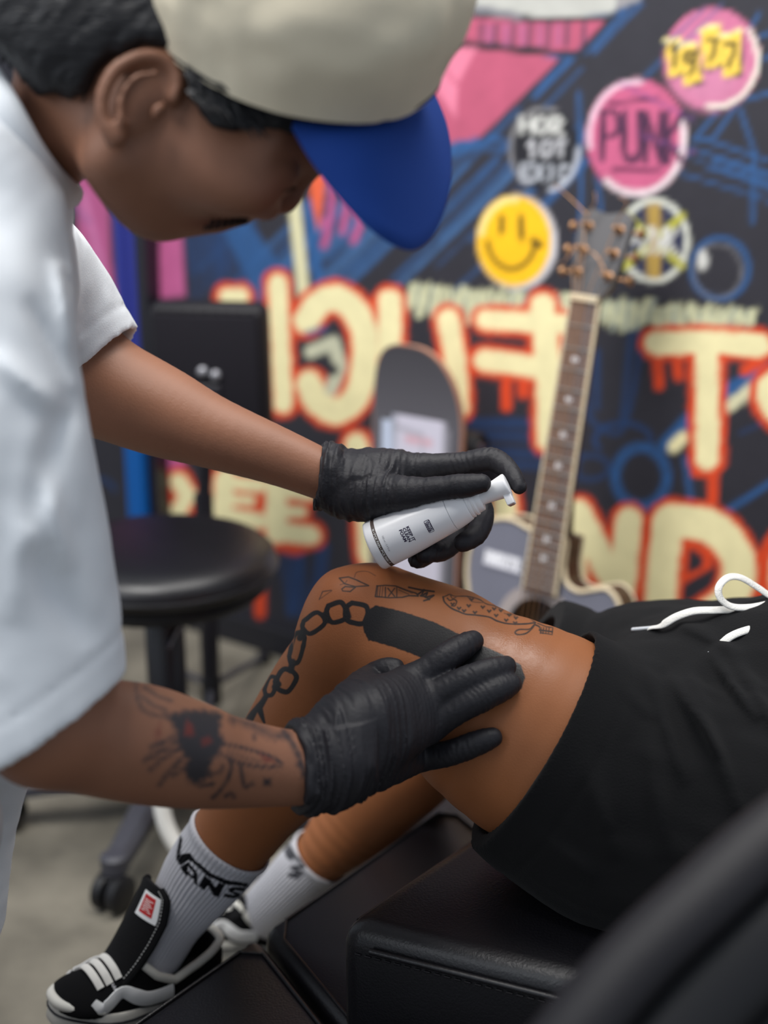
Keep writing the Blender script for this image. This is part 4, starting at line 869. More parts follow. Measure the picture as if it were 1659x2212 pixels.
def word(P_):
    k_ = lin(22, 22, 26); z = lambda pts: [(80 + x / 2.304, 1700 + y / 2.304) for x, y in pts]; L_ = lambda pts, w: P_.line(z(pts), w, k_, 1.6, 1, False, 1.2)
    P_.poly(z([(712, 235), (724, 262), (712, 335), (745, 330), (762, 328), (790, 365), (860, 425), (940, 462), (1050, 480), (1052, 498), (940, 486), (850, 445), (770, 372), (752, 366), (712, 392), (692, 362), (694, 330)]), k_, 2)
    P_.poly(z([(712, 400), (752, 372), (800, 430), (798, 492), (782, 480), (780, 462), (748, 436), (742, 446)]), k_, 2); P_.poly(z([(752, 396), (778, 424), (778, 444), (750, 420)]), lin(208, 207, 212), 1.6)
    P_.poly(z([(804, 494), (834, 438), (860, 458), (890, 500), (906, 474), (936, 486), (904, 552), (876, 538), (850, 490), (832, 516)]), k_, 2)
    P_.poly(z([(1040, 500), (1030, 522), (985, 514), (978, 520), (1012, 528), (1010, 548), (975, 556), (926, 546), (934, 530), (980, 538), (984, 534), (956, 524), (950, 506), (975, 498)]), k_, 2)
def word2(P_):
    k_ = lin(70, 70, 76); z = lambda pts: [(80 + x / 2.304, 1700 + y / 2.304) for x, y in pts]
    P_.line(z([(1250, 290), (1280, 340), (1330, 390)]), 8, k_, 3); P_.poly(z([(1228, 312), (1244, 300), (1276, 350), (1268, 372), (1240, 350)]), k_, 3); P_.line(z([(1330, 396), (1268, 402), (1318, 432), (1258, 436)]), 8, k_, 3); P_.line(z([(1300, 452), (1256, 440)]), 7, k_, 3)
sk1 = sock('sock', [(500, 1812, 1.44, 96), (440, 1890, 1.455, 86), (415, 1926, 1.46, 78), (372, 1990, 1.472, 64), (335, 2050, 1.475, 62), (285, 2115, 1.46, 62), (215, 2155, 1.42, 50)], word, client)
sk2 = sock('sock', [(692, 1850, 1.737, 67), (650, 1890, 1.752, 62), (612, 1928, 1.775, 57), (578, 1962, 1.82, 54), (552, 1992, 1.855, 50), (515, 2020, 1.855, 44)], word2, client)
tag(sk1, 'nearer ribbed sock with a black word across the cuff'); tag(sk2, 'farther ribbed sock with a black word at the cuff')

# --- shoes
def frame(heel, toe, roll=0.0):
    ex = nrm(toe - heel); ez = nrm(UP - ex * ex[2]); ey = np.cross(ez, ex)
    ez = nrm(ez * math.cos(roll) + ey * math.sin(roll)); ey = np.cross(ez, ex); return np.array([ex, ey, ez])
SL_ = .245; SCS = .86; S3 = np.array([.74, .90, .90])
def soleline(z0, inset=0.0, n=44):
    pts = []
    for t in np.linspace(0, 2 * math.pi, n, endpoint=False):
        x = SL_ / 2 + (SL_ / 2 - inset) * math.copysign(abs(math.cos(t)) ** .82, math.cos(t)); u_ = x / SL_
        w_ = .033 + .013 * math.exp(-((u_ - .72) / .25) ** 2) - .002 * math.exp(-((u_ - .4) / .15) ** 2); pts.append((x, (w_ - inset) * math.copysign(abs(math.sin(t)) ** .72, math.sin(t)), z0 + .016 * max(0, u_ - .7) ** 1.3))
    return pts
def make_shoe(o, Rm, label, near=True):
    L2W = lambda p_: o + (np.array(p_, float) * S3) @ Rm
    root = empty('shoe', o, None, None); tag(root, label); root.parent = client; root.matrix_parent_inverse = root_inv(client)
    q = MB()
    rings = [soleline(0, .004), soleline(.003, 0), soleline(.024, 0), soleline(.0275, .002), soleline(.0275, .008)]
    n_ = len(rings[0]); q.add([L2W(p_) for r in rings for p_ in r], [(k * n_ + j, k * n_ + (j + 1) % n_, (k + 1) * n_ + (j + 1) % n_, (k + 1) * n_ + j) for k in range(4) for j in range(n_)] + [tuple(range(n_ - 1, -1, -1)), tuple(4 * n_ + j for j in range(n_))])
    q.build('sole', M['rubber'], root, ang=50)
    q = MB(); q.tube([L2W(p_) for p_ in soleline(.0175, -.0004)], .0013, 6, closed=True); q.build('foxing_line', M['rubberline'], root)
    q = MB(); tb_ = [p_ for p_ in soleline(.0295, .0025, 72) if p_[0] > .190]; tb_.sort(key=lambda p_: math.atan2(p_[1], p_[0] - .17)); q.tube([L2W(p_) for p_ in tb_], [.0025 + .0030 * math.sin(math.pi * k / (len(tb_) - 1)) for k in range(len(tb_))], 10); q.build('toe_bumper', M['rubber'], root)
    up = Shape(); c_ = lambda x, y, z, r: tuple(L2W((x, y, z))) + (r * SCS,)
    up.chain([c_(.036, 0, .036, .032), c_(.08, 0, .040, .034), c_(.13, 0, .042, .037), c_(.18, 0, .030, .033), c_(.205, 0, .026, .028)], 0, 4, world=True)
    for sy in (-1, 1): up.chain([c_(.03, sy * .006, .030, .027), c_(.10, sy * .008, .030, .028), c_(.17, sy * .015, .024, .026), c_(.20, sy * .011, .024, .024)], .01, 4, world=True)
    up.u(Ell(L2W((.206, 0, .026)), Rm, (.032 * SCS, .040 * SCS, .021 * SCS)), .01)
    zt = lambda x: np.interp(x, [0, .02, .05, .085, .115, .14], [.084, .081, .067, .054, .063, .079])
    up.chain([c_(.030, 0, .06, .030), c_(.034, 0, .082, .027)], .012, 1, world=True); up.chain([c_(.035, 0, .055, .032), c_(.12, 0, .058, .034)], .012, 1, world=True)
    up.cut(Half(L2W((.12, 0, .024)), Rm[2], .16), 0); up.ops[-1] = (1, [type('B', (), dict(lo=o - .3, hi=o + .3, f=lambda self, P_: ((P_ - L2W((0, 0, .024))) @ Rm[2]).astype(P_.dtype)))()], 0)
    def open_f(self, P_):
        l_ = (P_ - o) @ Rm.T / S3; return (np.maximum(zt(l_[:, 0]) - l_[:, 2], l_[:, 0] - .146) * SCS).astype(P_.dtype)
    up.ops.append((1, [type('B', (), dict(lo=o - .3, hi=o + .3, f=open_f))()], .002))
    up.chain([c_(.036, 0, .075, .0215), c_(.036, 0, .045, .020), c_(.08, 0, .052, .024), c_(.125, 0, .068, .023)], .003, 3, cut=True, world=True)
    V_, Q_ = up.mesh(.0017, relax=2); upo = link('upper', mesh_np('upper', V_, Q_), M['shoe'], root)
    def side(x, z, sy=1, off=.0010):
        ys = np.linspace(.075, 0, 400); v_ = up.eval(np.array([L2W((x, sy * y, z)) for y in ys])); k = np.argmax(v_ < 0) if v_.min() < 0 else 230; return L2W((x, sy * (ys[k] + off), z))
    def topz(x, y, off=.001):
        zs_ = np.linspace(.13, .02, 500); v_ = up.eval(np.array([L2W((x, y, z)) for z in zs_])); k = np.argmax(v_ < 0); return L2W((x, y, zs_[k] + off)), zs_[k]
    for sy in (-1, 1):
        wave = [(.206, .041), (.196, .035), (.184, .038), (.166, .047), (.148, .043), (.130, .038), (.110, .038), (.088, .041)]
        c_pts = crom([side(x, z, sy) for x, z in wave], 5); q = MB(); q.tube(c_pts, [.0045 + .0035 * min(1, k / 8) for k in range(len(c_pts))], 10, flat=.26, up=sy * Rm[1]); q.build('side_stripe', M['stripe'], root)
        # heel counter edge with stitching
        hc = crom([side(x, z, sy, .0004) for x, z in ((.105, .028), (.095, .044), (.075, .056), (.05, .064), (.022, .070))], 8); q = MB(); q.tube(hc, .0016, 6); q.build('heel_counter_seam', M['shoe'], root)
        q = MB(); st = crom([side(x, z, sy, .0009) for x, z in ((.109, .030), (.099, .046), (.079, .0585), (.052, .0665), (.022, .0725))], 14)
        for k in range(0, len(st) - 1, 2): q.tube([st[k], st[k] + (st[k + 1] - st[k]) * .9], .0005, 4)
        so = q.build('stitching', M['whiteprint'], root); so['kind'] = 'stuff'
    # collar piping: rim of the opening, found on the top of the wall
    rim_ = []
    for t in np.linspace(0, 2 * math.pi, 60, endpoint=False):
        pass
    for x in np.linspace(.142, .014, 26): rim_.append(side(x, zt(x) - .0025, 1, -.0016))
    for t in np.linspace(.35, math.pi - .35, 7): rim_.append(L2W((.012 - .008 * math.sin(t), .020 * math.cos(t), zt(.005))))
    for x in np.linspace(.014, .142, 26): rim_.append(side(x, zt(x) - .0025, -1, -.0016))
    q = MB(); q.tube(rim_, .0046, 10); q.build('collar_piping', M['piping'], root)
    # tongue: a curved padded flap standing in front of the shin
    tp = [(.172, .058), (.158, .080), (.146, .104), (.135, .128), (.126, .150), (.122, .158)] if near else [(.168, .056), (.160, .066), (.152, .074), (.145, .081), (.14, .086), (.137, .089)]
    ws = [50, 56, 60, 60, 48, 24]; tc = crom(np.array([(x, 0, z) for x, z in tp]), 5); wa = np.interp(np.linspace(0, 5, len(tc)), range(6), ws); TR_ = .030
    def tpos(u_, a_, off=0.0):
        k = u_ * (len(tc) - 1); i_ = min(int(k), len(tc) - 2); f_ = k - i_; p_ = L2W(tc[i_] * (1 - f_) + tc[i_ + 1] * f_); d_ = nrm(L2W(tc[i_ + 1]) - L2W(tc[i_])); fw = np.cross(Rm[1], d_); fw = fw if fw @ Rm[0] > 0 else -fw
        an = math.radians(a_ * (wa[i_] * (1 - f_) + wa[i_ + 1] * f_)); return p_ + (TR_ + off) * (math.cos(an) * fw + math.sin(an) * Rm[1]) - TR_ * fw
    def flap(nm, m, u0, u1, a0, a1, top, bot, par, nu=18, nv=18):
        q = MB(); V_ = [tpos(u0 + (u1 - u0) * i_ / nu, a0 + (a1 - a0) * j / nv, o_) for o_ in (top, bot) for i_ in range(nu + 1) for j in range(nv + 1)]; n1_ = (nu + 1) * (nv + 1); w_ = nv + 1
        Fs = [(i_ * w_ + j, i_ * w_ + j + 1, (i_ + 1) * w_ + j + 1, (i_ + 1) * w_ + j) for i_ in range(nu) for j in range(nv)]; Fs += [tuple(n1_ + v for v in reversed(f_)) for f_ in Fs]
        rim2 = [i_ * w_ for i_ in range(nu + 1)] + [nu * w_ + j for j in range(1, w_)] + [i_ * w_ + nv for i_ in range(nu - 1, -1, -1)] + list(range(nv - 1, 0, -1))
        Fs += [(rim2[k], rim2[(k + 1) % len(rim2)], n1_ + rim2[(k + 1) % len(rim2)], n1_ + rim2[k]) for k in range(len(rim2))]; q.add(V_, Fs); return q.build(nm, m, par, ang=50)
    flap('tongue', M['shoecanvas'], 0, 1, -1, 1, .004, -.003, root); flap('tongue_lining', M['lining'], .02, .97, -.94, .94, -.0032, -.0046, root)
    q = MB()
    for sg in (-1, 1): q.tube([tpos(u_, sg, .0006) for u_ in np.linspace(0, .98, 24)], .0042, 8)
    q.build('tongue_binding', M['shoecanvas'], root)
    camside = -1 if Rm[1] @ IMG_T < 0 else 1
    # laces
    for k in range(5):
        x = .196 - .0125 * k
        q = MB(); q.tube(crom([topz(x - .004, -.024, .001)[0], topz(x, -.014, .003)[0], topz(x + .002, 0, .004)[0], topz(x, .014, .003)[0], topz(x - .004, .024, .001)[0]], 5), .0040, 10, flat=.45, up=nrm(Rm[2] + Rm[0] * .5)); q.build('lace', M['cord'], root)
    if not near: return root
    flap('tongue_label', M['stripe'], .56, .80, camside * .05, camside * .80, .0050, .0038, root, 8, 10); lab = flap('label_print', M['redprint'], .60, .77, camside * .16, camside * .62, .0054, .0048, root, 6, 8)
    q = MB()
    for k in range(7): q.tube([tpos(.63 + .016 * k, camside * (.22 + .03 * (k % 2)), .0056), tpos(.63 + .016 * k, camside * (.56 - .05 * (k % 3)), .0056)], .0004, 4)
    q.build('label_lettering', M['whiteprint'], root); flap('lining_print', mat('faded_red_print', lin(188, 140, 134), .8), .50, .66, -camside * .75, -camside * .25, -.0046, -.0052, root, 5, 5)
    q = MB(); st = [tpos(u_, camside * .86, .0044) for u_ in np.linspace(.05, .95, 61)]
    for k in range(0, 60, 2): q.tube([st[k], st[k + 1]], .0005, 4)
    so = q.build('tongue_stitching', M['whiteprint'], root); so['kind'] = 'stuff'
    return root
h1, t1 = at(450, 2150, 1.52), at(104, 2218, 1.405)
R1 = frame(h1, t1, 0.0); make_shoe(t1 - R1[0] * .245 * S3[0], R1, 'nearer black low shoe with white side stripe and white laces')
h2, t2 = at(590, 2062, 1.875), at(425, 2040, 1.80)
R2 = frame(h2, t2, 0.0); make_shoe(h2, R2, 'farther black low shoe with white piping, mostly behind the leg pad', False)

# ================================================================== THE CHAIR
chair = empty('tattoo_chair', (P0[0] + .35, P0[1] + .25, 0), 'black leather reclining chair the person in shorts lies on', 'chair')
q = MB(); q.box(P0 + cs * SW + cw_ * SD - UP * SHh, (SW, SD, SHh), (cs, cw_, UP), .022); seat = q.build('seat_cushion', M['leather'], chair, ang=70)
yn = np.cross(cs, UP); yn = yn if yn[1] < 0 else -yn
q = MB(); off = yn * .0035; q.tube([P0 + cs * .035 + off - UP * .018, P0 + cs * SW + off - UP * .018, P0 + cs * (2 * SW - .01) + off - UP * .018], .0028, 10); q.build('piping', M['leather'], seat)
q = MB(); xn = -np.cross(cw_, UP); xn = xn if xn[0] < 0 else -xn
q.tube([P0 + cw_ * .035 + xn * .002 - UP * .018, P0 + cw_ * (2 * SD - .01) + xn * .002 - UP * .018], .0028, 10); q.build('piping', M['leather'], seat)
q = MB()
for k in range(84): q.tube([P0 + cs * (.02 + .0092 * k) + yn * .0012 - UP * .0262, P0 + cs * (.0255 + .0092 * k) + yn * .0012 - UP * .0262], .0009, 5)
st = q.build('stitching', M['leather2'], seat); st['kind'] = 'stuff'
RA, RB, RC, RE = on_plane(310, 2180, ZL), on_plane(960, 1730, ZL), on_plane(560, 2008, ZL), on_plane(690, 2168, ZL)
rw, re = nrm(RB - RA), nrm(RE - RC)
for lab, c_, hx in (('nearer leg pad', RC - rw * (.19 + .003) + re * .20, .19), ('farther leg pad', RC + rw * (.165 + .003) + re * .20, .165)):
    q = MB(); q.box(c_ - UP * .045, (hx, .20, .045), (rw, re, UP), .016); lp = q.build('leg_pad', M['leather'], chair, ang=70)
    loop = [c_ + rw * a_ * (hx - .012) + re * b_ * (.20 - .012) + UP * .0006 for a_, b_ in ((-1, -1), (1, -1), (1, 1), (-1, 1))]
    lpts = []
    for k in range(4):
        a_, b_ = loop[k], loop[(k + 1) % 4]; lpts += [a_ + (b_ - a_) * t for t in (.06, .25, .5, .75, .94)]
    q = MB(); q.tube(lpts, .0018, 8, closed=True); q.build('piping', M['leather'], lp)
q = MB(); q.box(RC + re * .22 - UP * .115, (.40, .14, .020), (rw, re, UP), .004); q.build('leg_frame', M['blackmetal'], chair, smooth=False)
fpc = on_plane(945, 1745, .215); q = MB(); q.box(fpc - UP * .045 + rw * .06, (.20, .13, .045), (rw, re, UP), .016); q.build('leg_pad', M['leather'], chair, ang=70)
fcx = h1 + R1[0] * .05; fz = fcx[2] - .006
q = MB(); q.box(fcx - R1[2] * .013, (.07, .045, .011), R1, .004); q.build('footrest', M['blackplastic'], chair, smooth=False)
q = MB(); q.tube([(fcx[0], fcx[1], fz - .024), (RC + re * .12)[:3] * np.array([1, 1, 0]) + np.array([0, 0, .10]), (RC + re * .30)[:3] * np.array([1, 1, 0]) + np.array([0, 0, .17])], .016, 10); q.build('footrest_arm', M['blackmetal'], chair)
bc_ = P0 + cs * .42 + cw_ * .27; q = MB(); q.lathe((bc_[0], bc_[1], 0), UP, [(0, .24), (.02, .24), (.035, .20), (.05, .06), (.30, .055), (.318, .10), (.321, .10)], 40); q.build('pedestal', M['blackmetal'], chair)
q = MB(); q.tube([(bc_[0], bc_[1], .20), *(RC + re * .24)[None] * np.array([1, 1, 0]) + np.array([0, 0, .19])], .02, 10); q.build('leg_support', M['blackmetal'], chair)
ap = crom([at(1090, 2420, .70), at(1232, 2240, .71), at(1372, 2075, .725), at(1520, 1935, .74), at(1680, 1795, .76), at(1850, 1680, .78)], 8)
q = MB(); q.tube(ap, .0200, 22, flat=.62, up=nrm(UP * .8 + IMG_T * .2)); arm = q.build('arm_pad', M['leather2'], chair)
ap2 = [p_ + imgv(.034, .012, .0) - UP * .010 for p_ in ap]
q = MB(); q.tube(ap2, .026, 20, flat=.55, up=nrm(UP * .5 + IMG_T * .7)); q.build('arm_shell', M['blackplastic'], chair)
ap3 = [p_ + imgv(.085, .03, 0) - UP * .03 for p_ in ap]
q = MB(); q.tube(ap3, .042, 20, flat=.5, up=nrm(UP * .3 + IMG_T * .8)); q.build('arm_base', M['blackplastic'], chair)
q = MB(); q.tube([ap3[20] - UP * .01, ap3[30] + np.array([.18, .02, -.18]), P0 + cs * .55 - UP * .10], .02, 12); q.build('arm_bracket', M['blackmetal'], chair)

# ================================================================== THE BOTTLE
B0, B1 = at(806, 1181, 1.278), at(1097, 1047, 1.252); ba = nrm(B1 - B0); BH = np.linalg.norm(B1 - B0)
bcam = nrm(IMG_T - ba * np.dot(IMG_T, ba)); brd = np.cross(ba, bcam); kS = 1.278 / F
prof = [(0, .0205), (.006, .0222), (.02, .0229), (.1, .0228), (.2, .0224), (.3, .0215), (.4, .0203), (.5, .0191), (.575, .0182)]
prof = [(0, .020)] + [(t * BH, r) for t, r in prof[1:]]
RB_ = lambda h_: np.interp(h_, [a_ for a_, b2 in prof], [b2 for a_, b2 in prof])
bottle = empty('foam_bottle', B0, 'white pump foam bottle with dark lettering held over the knee', 'bottle')
q = MB(); q.lathe(B0, ba, prof + [(.578 * BH, .0174), (.58 * BH, .010)], 72); q.build('bottle_body', M['white'], bottle, ang=50)
q = MB(); q.lathe(B0, ba, [(t * BH, r) for t, r in ((.579, .0172), (.581, .0181), (.62, .0174), (.66, .0164), (.695, .0152), (.702, .0146), (.706, .0134))], 72); q.build('shoulder', M['white'], bottle, ang=50)
q = MB(); q.lathe(B0, ba, [(t * BH, r) for t, r in ((.704, .0130), (.708, .0140), (.722, .0141), (.727, .0130), (.735, .0128), (.739, .0136), (.752, .0136), (.758, .0126), (.764, .0122), (.768, .0124), (.796, .0118), (.801, .0108), (.802, .006))], 72); q.build('screw_collar', M['white'], bottle, ang=50)
q = MB(); q.lathe(B0, ba, [(t * BH, r) for t, r in ((.798, .0070), (.80, .0073), (.85, .0080), (.90, .0089), (.95, .0100), (.985, .0108), (.996, .0106), (1.0, .0098), (1.002, .004))], 48); ph = q.build('pump_head', M['white'], bottle, ang=50)
nzd = nrm(bcam * .20 + brd * .98); nzs = np.cross(ba, nzd)
q = MB(); q.box(B0 + ba * .972 * BH + nzd * .0125, (.0052, .0060, .0034), (nzd, nzs, ba), .0008); noz = q.build('nozzle', M['white'], ph)
q = MB(); q.box(B0 + ba * .972 * BH + nzd * .0178, (.0004, .0042, .0022), (nzd, nzs, ba)); q.build('nozzle_opening', mat('nozzle_shade', lin(196, 160, 150), .5), ph, smooth=False)
def bpt(xr, h_, off=.00012):
    r = RB_(h_); t = xr / r; return B0 + ba * h_ + (r + off) * (math.cos(t) * bcam + math.sin(t) * brd)
def blabel(name, txt, size, x0, h_, m, bold=.0, sx=1.0, parent=None, align='LEFT', off=.00015, tilt=0.0):
    cu = bpy.data.curves.new('t', 'FONT'); cu.body = txt; cu.size = size; cu.offset = bold; cu.align_x = align; cu.resolution_u = 3
    ob = bpy.data.objects.new('t', cu); C.objects.link(ob); dg = bpy.context.evaluated_depsgraph_get(); me_ = bpy.data.meshes.new_from_object(ob.evaluated_get(dg)); bpy.data.objects.remove(ob)
    for v in me_.vertices: v.co = Vector(bpt(x0 + v.co.x * sx, h_ + v.co.y + tilt * (x0 + v.co.x * sx), off))
    me_.materials.clear(); return link(name, me_, m, parent or bottle, smooth=False)
hT = .27 * BH
for k, t_ in enumerate(('KEEP IT', 'CLEAN', 'FOAM')): blabel('lettering', t_, .0038, -.0042, hT + .0027 - .0034 * k, M['inkprint'], .00014, 1.16)
blabel('volume_lettering', '100 ml / 3.4 fl.oz', .0023, -.0060, .118 * BH, M['greyprint'], 0, 1.0)
def arc_band(name, h0, h1, x0, x1, m, n=40, off=.0001, tilt=0.0):
    Vv = []; 
    for k in range(n + 1):
        x = x0 + (x1 - x0) * k / n; Vv += [bpt(x, h0 + tilt * x, off), bpt(x, h1 + tilt * x, off)]
    me_ = mesh_np(name, Vv, [(2 * k, 2 * k + 2, 2 * k + 3, 2 * k + 1) for k in range(n)]); return link(name, me_, m, bottle)
hB = .078 * BH; arc_band('brown_band', hB - .0017, hB + .0017, -.0335, .0335, M['brownprint'], 60)
blabel('band_lettering', 'N \u2022 F*CK PAIN \u2022 F*CK PAIN \u2022 F', .0029, .0035, hB - .00105, M['whiteprint'], .00006, .98, align='CENTER', off=.0003)
hL = .43 * BH; Lw, Lh = .0058, .0024
q_ = [(-Lw, -Lh), (Lw, -Lh), (Lw, Lh), (-Lw, Lh)]
mb = MB(); fr = []
for k in range(4):
    a_, b_ = q_[k], q_[(k + 1) % 4]; fr += [(a_[0] + (b_[0] - a_[0]) * t, a_[1] + (b_[1] - a_[1]) * t) for t in (.08, .35, .65, .92)]
mb.tube([bpt(.0040 + x, hL + y, .0001) for x, y in fr], .00022, 6, closed=True); mb.build('logo_frame', M['inkprint'], bottle)
blabel('logo_lettering', 'TATTOO', .0030, .0036, hL + .0001, M['inkprint'], .00016, .80, align='CENTER'); blabel('logo_lettering', 'DEFENDER', .0026, .0044, hL - .0020, M['inkprint'], .00014, .74, align='CENTER')

# ================================================================== THE TATTOOER (leaning over from the left)
AR = Shape()
AR.chain([(-50, 800, .975, 140), (45, 1300, .98, 140), (92, 1570, .99, 118)], .03)
AR.chain([(92, 1570, .99, 116), (180, 1588, 1.015, 124), (300, 1606, 1.04, 129), (400, 1628, 1.06, 117), (480, 1645, 1.08, 101), (600, 1657, 1.108, 84), (690, 1660, 1.125, 78)], .02)
AR.chain([(40, 600, 1.26, 95), (130, 720, 1.32, 100), (172, 800, 1.34, 106)], .02)
AR.chain([(160, 800, 1.342, 112), (215, 832, 1.34, 112), (262, 852, 1.336, 108), (350, 890, 1.328, 98), (450, 931, 1.318, 80), (600, 986, 1.305, 63), (712, 1032, 1.298, 54)], .02)
AR.chain([(-90, 620, 1.10, 200), (-150, 1000, 1.12, 190), (-160, 1500, 1.14, 180)], .05)
AR.u(Cone(at(-60, 700, .99), .045, at(20, 600, 1.22), .04), .05)
# neck and head
AR.chain([(-30, 440, 1.07, 128), (70, 320, 1.03, 120), (170, 235, 1.0, 118)], .03)
AR.chain([(235, 40, 1.0, 225), (420, 95, 1.0, 232), (590, 150, 1.0, 208)], .02)
AR.chain([(250, 250, .985, 118), (400, 315, .982, 140), (510, 330, .985, 122), (585, 292, .985, 84)], .03)      # cheek
AR.chain([(238, 352, .955, 60), (300, 425, .985, 66), (345, 448, 1.0, 58)], .03)                               # jaw
AR.chain([(345, 448, 1.0, 56), (440, 430, 1.0, 62), (500, 420, 1.0, 58)], .02)                                  # chin to mouth
AR.u(Cone(at(420, 474, .995), .0055, at(470, 470, .995), .006), .012)                                            # lower lip
AR.u(Cone(at(468, 464, .995), .0055, at(520, 455, .995), .006), .012)
AR.chain([(664, 345, 1.0, 16), (648, 385, 1.0, 20), (622, 428, 1.0, 28), (596, 436, 1.0, 28)], .010)        # nose
AR.u(Ell(at(568, 440, .978), (imgv(.8, .6, 0), imgv(-.6, .8, 0), IMG_T), (.0115, .0085, .008)), .008)           # nostril wing
AR.chain([(668, 346, 1.0, 22), (640, 322, .975, 28), (590, 300, .95, 30)], .02)                                   # brow
AR.cut(Ell(at(622, 380, .935), (imgv(.7, .7, 0), imgv(-.7, .7, 0), IMG_T), (.013, .010, .014)), .012)
AR.u(Ell(at(606, 372, .965), (imgv(1, 0, 0), imgv(0, 1, 0), IMG_T), (.0125, .0105, .011)), .004)
AR.cut(Cone(at(590, 388, .94), .0012, at(632, 396, .955), .0012), .003)                                          # closed lid line
AR.u(Ell(at(505, 395, .955), (imgv(.9, .4, 0), imgv(-.4, .9, 0), IMG_T), (.028, .018, .014)), .03)             # cheekbone
# ear
EAR = [(250, 300, 17), (224, 262, 15), (222, 205, 17), (252, 150, 17), (310, 122, 17), (362, 132, 16), (386, 172, 15), (376, 214, 13)]
AR.u(Ell(at(300, 205, .938), (imgv(.62, -.78, .0), imgv(.78, .62, 0), IMG_T), (.032, .021, .011)), .006)
AR.chain([(x, y, .918 + .012 * (x - 220) / 160, r) for x, y, r in EAR], .006)
AR.u(Ell(at(252, 290, .925), (imgv(.5, -.85, 0), imgv(.85, .5, 0), IMG_T), (.010, .0075, .006)), .006)
AR.cut(Ell(at(300, 215, .905), (imgv(.55, -.83, 0), imgv(.83, .55, 0), IMG_T), (.019, .0115, .014)), .006)
AR.chain([(262, 262, .917, 9), (262, 212, .917, 9), (292, 168, .918, 9), (340, 158, .922, 8)], .005)
AR.u(Ell(at(343, 240, .922), (imgv(.6, -.8, 0), imgv(.8, .6, 0), IMG_T), (.007, .0045, .006)), .005)
V, Q = AR.mesh(.0028)
N = vnormals(V, Q); X, Y, D = project(V)
def arm_ink(P):
    ink, red = (.030, .026, .030), lin(110, 46, 40); z = lambda pts: [(250 + x / 3.53, 1420 + y / 3.53) for x, y in pts]
    P.poly(z([(380, 430), (520, 400), (700, 390), (820, 430), (800, 560), (830, 650), (790, 760), (740, 800), (720, 900), (640, 980), (560, 960), (520, 880), (540, 780), (480, 700), (470, 600), (420, 520)]), ink, 9, .72, 10)
    P.poly(z([(545, 470), (590, 520), (600, 600), (520, 600), (530, 520)]), red, 8, .8); P.poly(z([(650, 620), (720, 600), (740, 650), (660, 680)]), red, 8, .7); P.poly(z([(300, 560), (340, 500), (350, 600), (300, 640)]), red, 8, .5)
    for q in ([(500, 690), (380, 760), (260, 860)], [(520, 760), (400, 880), (330, 980)], [(480, 640), (340, 720), (220, 790)], [(450, 600), (330, 660), (270, 690)], [(530, 840), (440, 900)]): P.line(z(q), 12, ink, 7, .6, True, 4)
    for q in ([(150, 180), (160, 280), (200, 390), (300, 440), (420, 460)], [(220, 230), (330, 300), (420, 330)], [(200, 300), (280, 360), (380, 400)]): P.line(z(q), 10, ink, 7, .55, True, 3)
    P.line(z([(820, 660), (930, 680), (1080, 720), (1190, 760), (1265, 812), (1200, 835), (1050, 828), (900, 790), (820, 750)]), 8, ink, 5, .75, True); P.line(z([(850, 720), (1000, 770), (1100, 800)]), 5, ink, 5, .5); P.poly(z([(1090, 730), (1180, 765), (1220, 800), (1130, 800)]), red, 6, .7)
    for q in ([(870, 770), (880, 850), (850, 940), (780, 1030), (740, 1070)], [(955, 830), (965, 920), (985, 985), (1040, 965)], [(720, 900), (800, 870), (810, 830)], [(640, 985), (740, 965)], [(840, 1060), (880, 1040), (900, 1070)]): P.line(z(q), 10, ink, 6, .7, True, 3)
    P.poly(z([(1120, 920), (1190, 920), (1190, 985), (1120, 985)]), ink, 6, .65); P.poly(z([(1030, 590), (1070, 580), (1080, 630), (1045, 650)]), ink, 6, .5)
    P.line(z([(900, 470), (1050, 520), (1180, 590), (1300, 600)]), 24, ink, 12, .5, True, 8); P.line(z([(1280, 560), (1340, 640), (1400, 760), (1430, 900)]), 14, ink, 7, .6, True, 6); P.line(z([(1390, 820), (1480, 860), (1440, 900)]), 12, ink, 7, .6)
P = Paint(X, Y, SKA); P.k = ((D < 1.2) & (Y > 1350) & (facing(V, N) < 0)).astype(np.float32); arm_ink(P); P.k[:] = 1
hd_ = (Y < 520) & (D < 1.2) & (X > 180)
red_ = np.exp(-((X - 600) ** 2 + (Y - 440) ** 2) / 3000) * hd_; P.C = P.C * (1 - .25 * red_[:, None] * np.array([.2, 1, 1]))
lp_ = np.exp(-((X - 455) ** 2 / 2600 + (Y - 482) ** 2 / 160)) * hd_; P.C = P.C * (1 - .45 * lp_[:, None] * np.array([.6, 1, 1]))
P.C = P.C * np.where(hd_, .78, 1.0)[:, None]  # head skin darkened: the shade under the cap is put into the colour
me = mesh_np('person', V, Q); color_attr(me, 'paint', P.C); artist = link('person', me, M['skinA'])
tag(artist, 'person in beige cap and white shirt bending over the raised knee, gloved', 'person')
q = MB(); 
for k in range(40):
    t = k / 39; a_ = at(452 + 92 * t, 474 - 14 * t + 3 * math.sin(k * 2.1), .985 + .006 * math.sin(k)); q.tube([a_, a_ + imgv(-.004, .0075, .001)], [.0016, .0004], 5)
q.build('moustache', M['lip'], artist)
q = MB()
for k in range(16):
    t = k / 15; a_ = at(585 + 45 * t, 398 + 4 * math.sin(t * 3), .952 + .012 * t); q.tube([a_, a_ + imgv(.004, .0045, .003)], [.0007, .0002], 4)
q.build('eyelashes', M['lip'], artist)

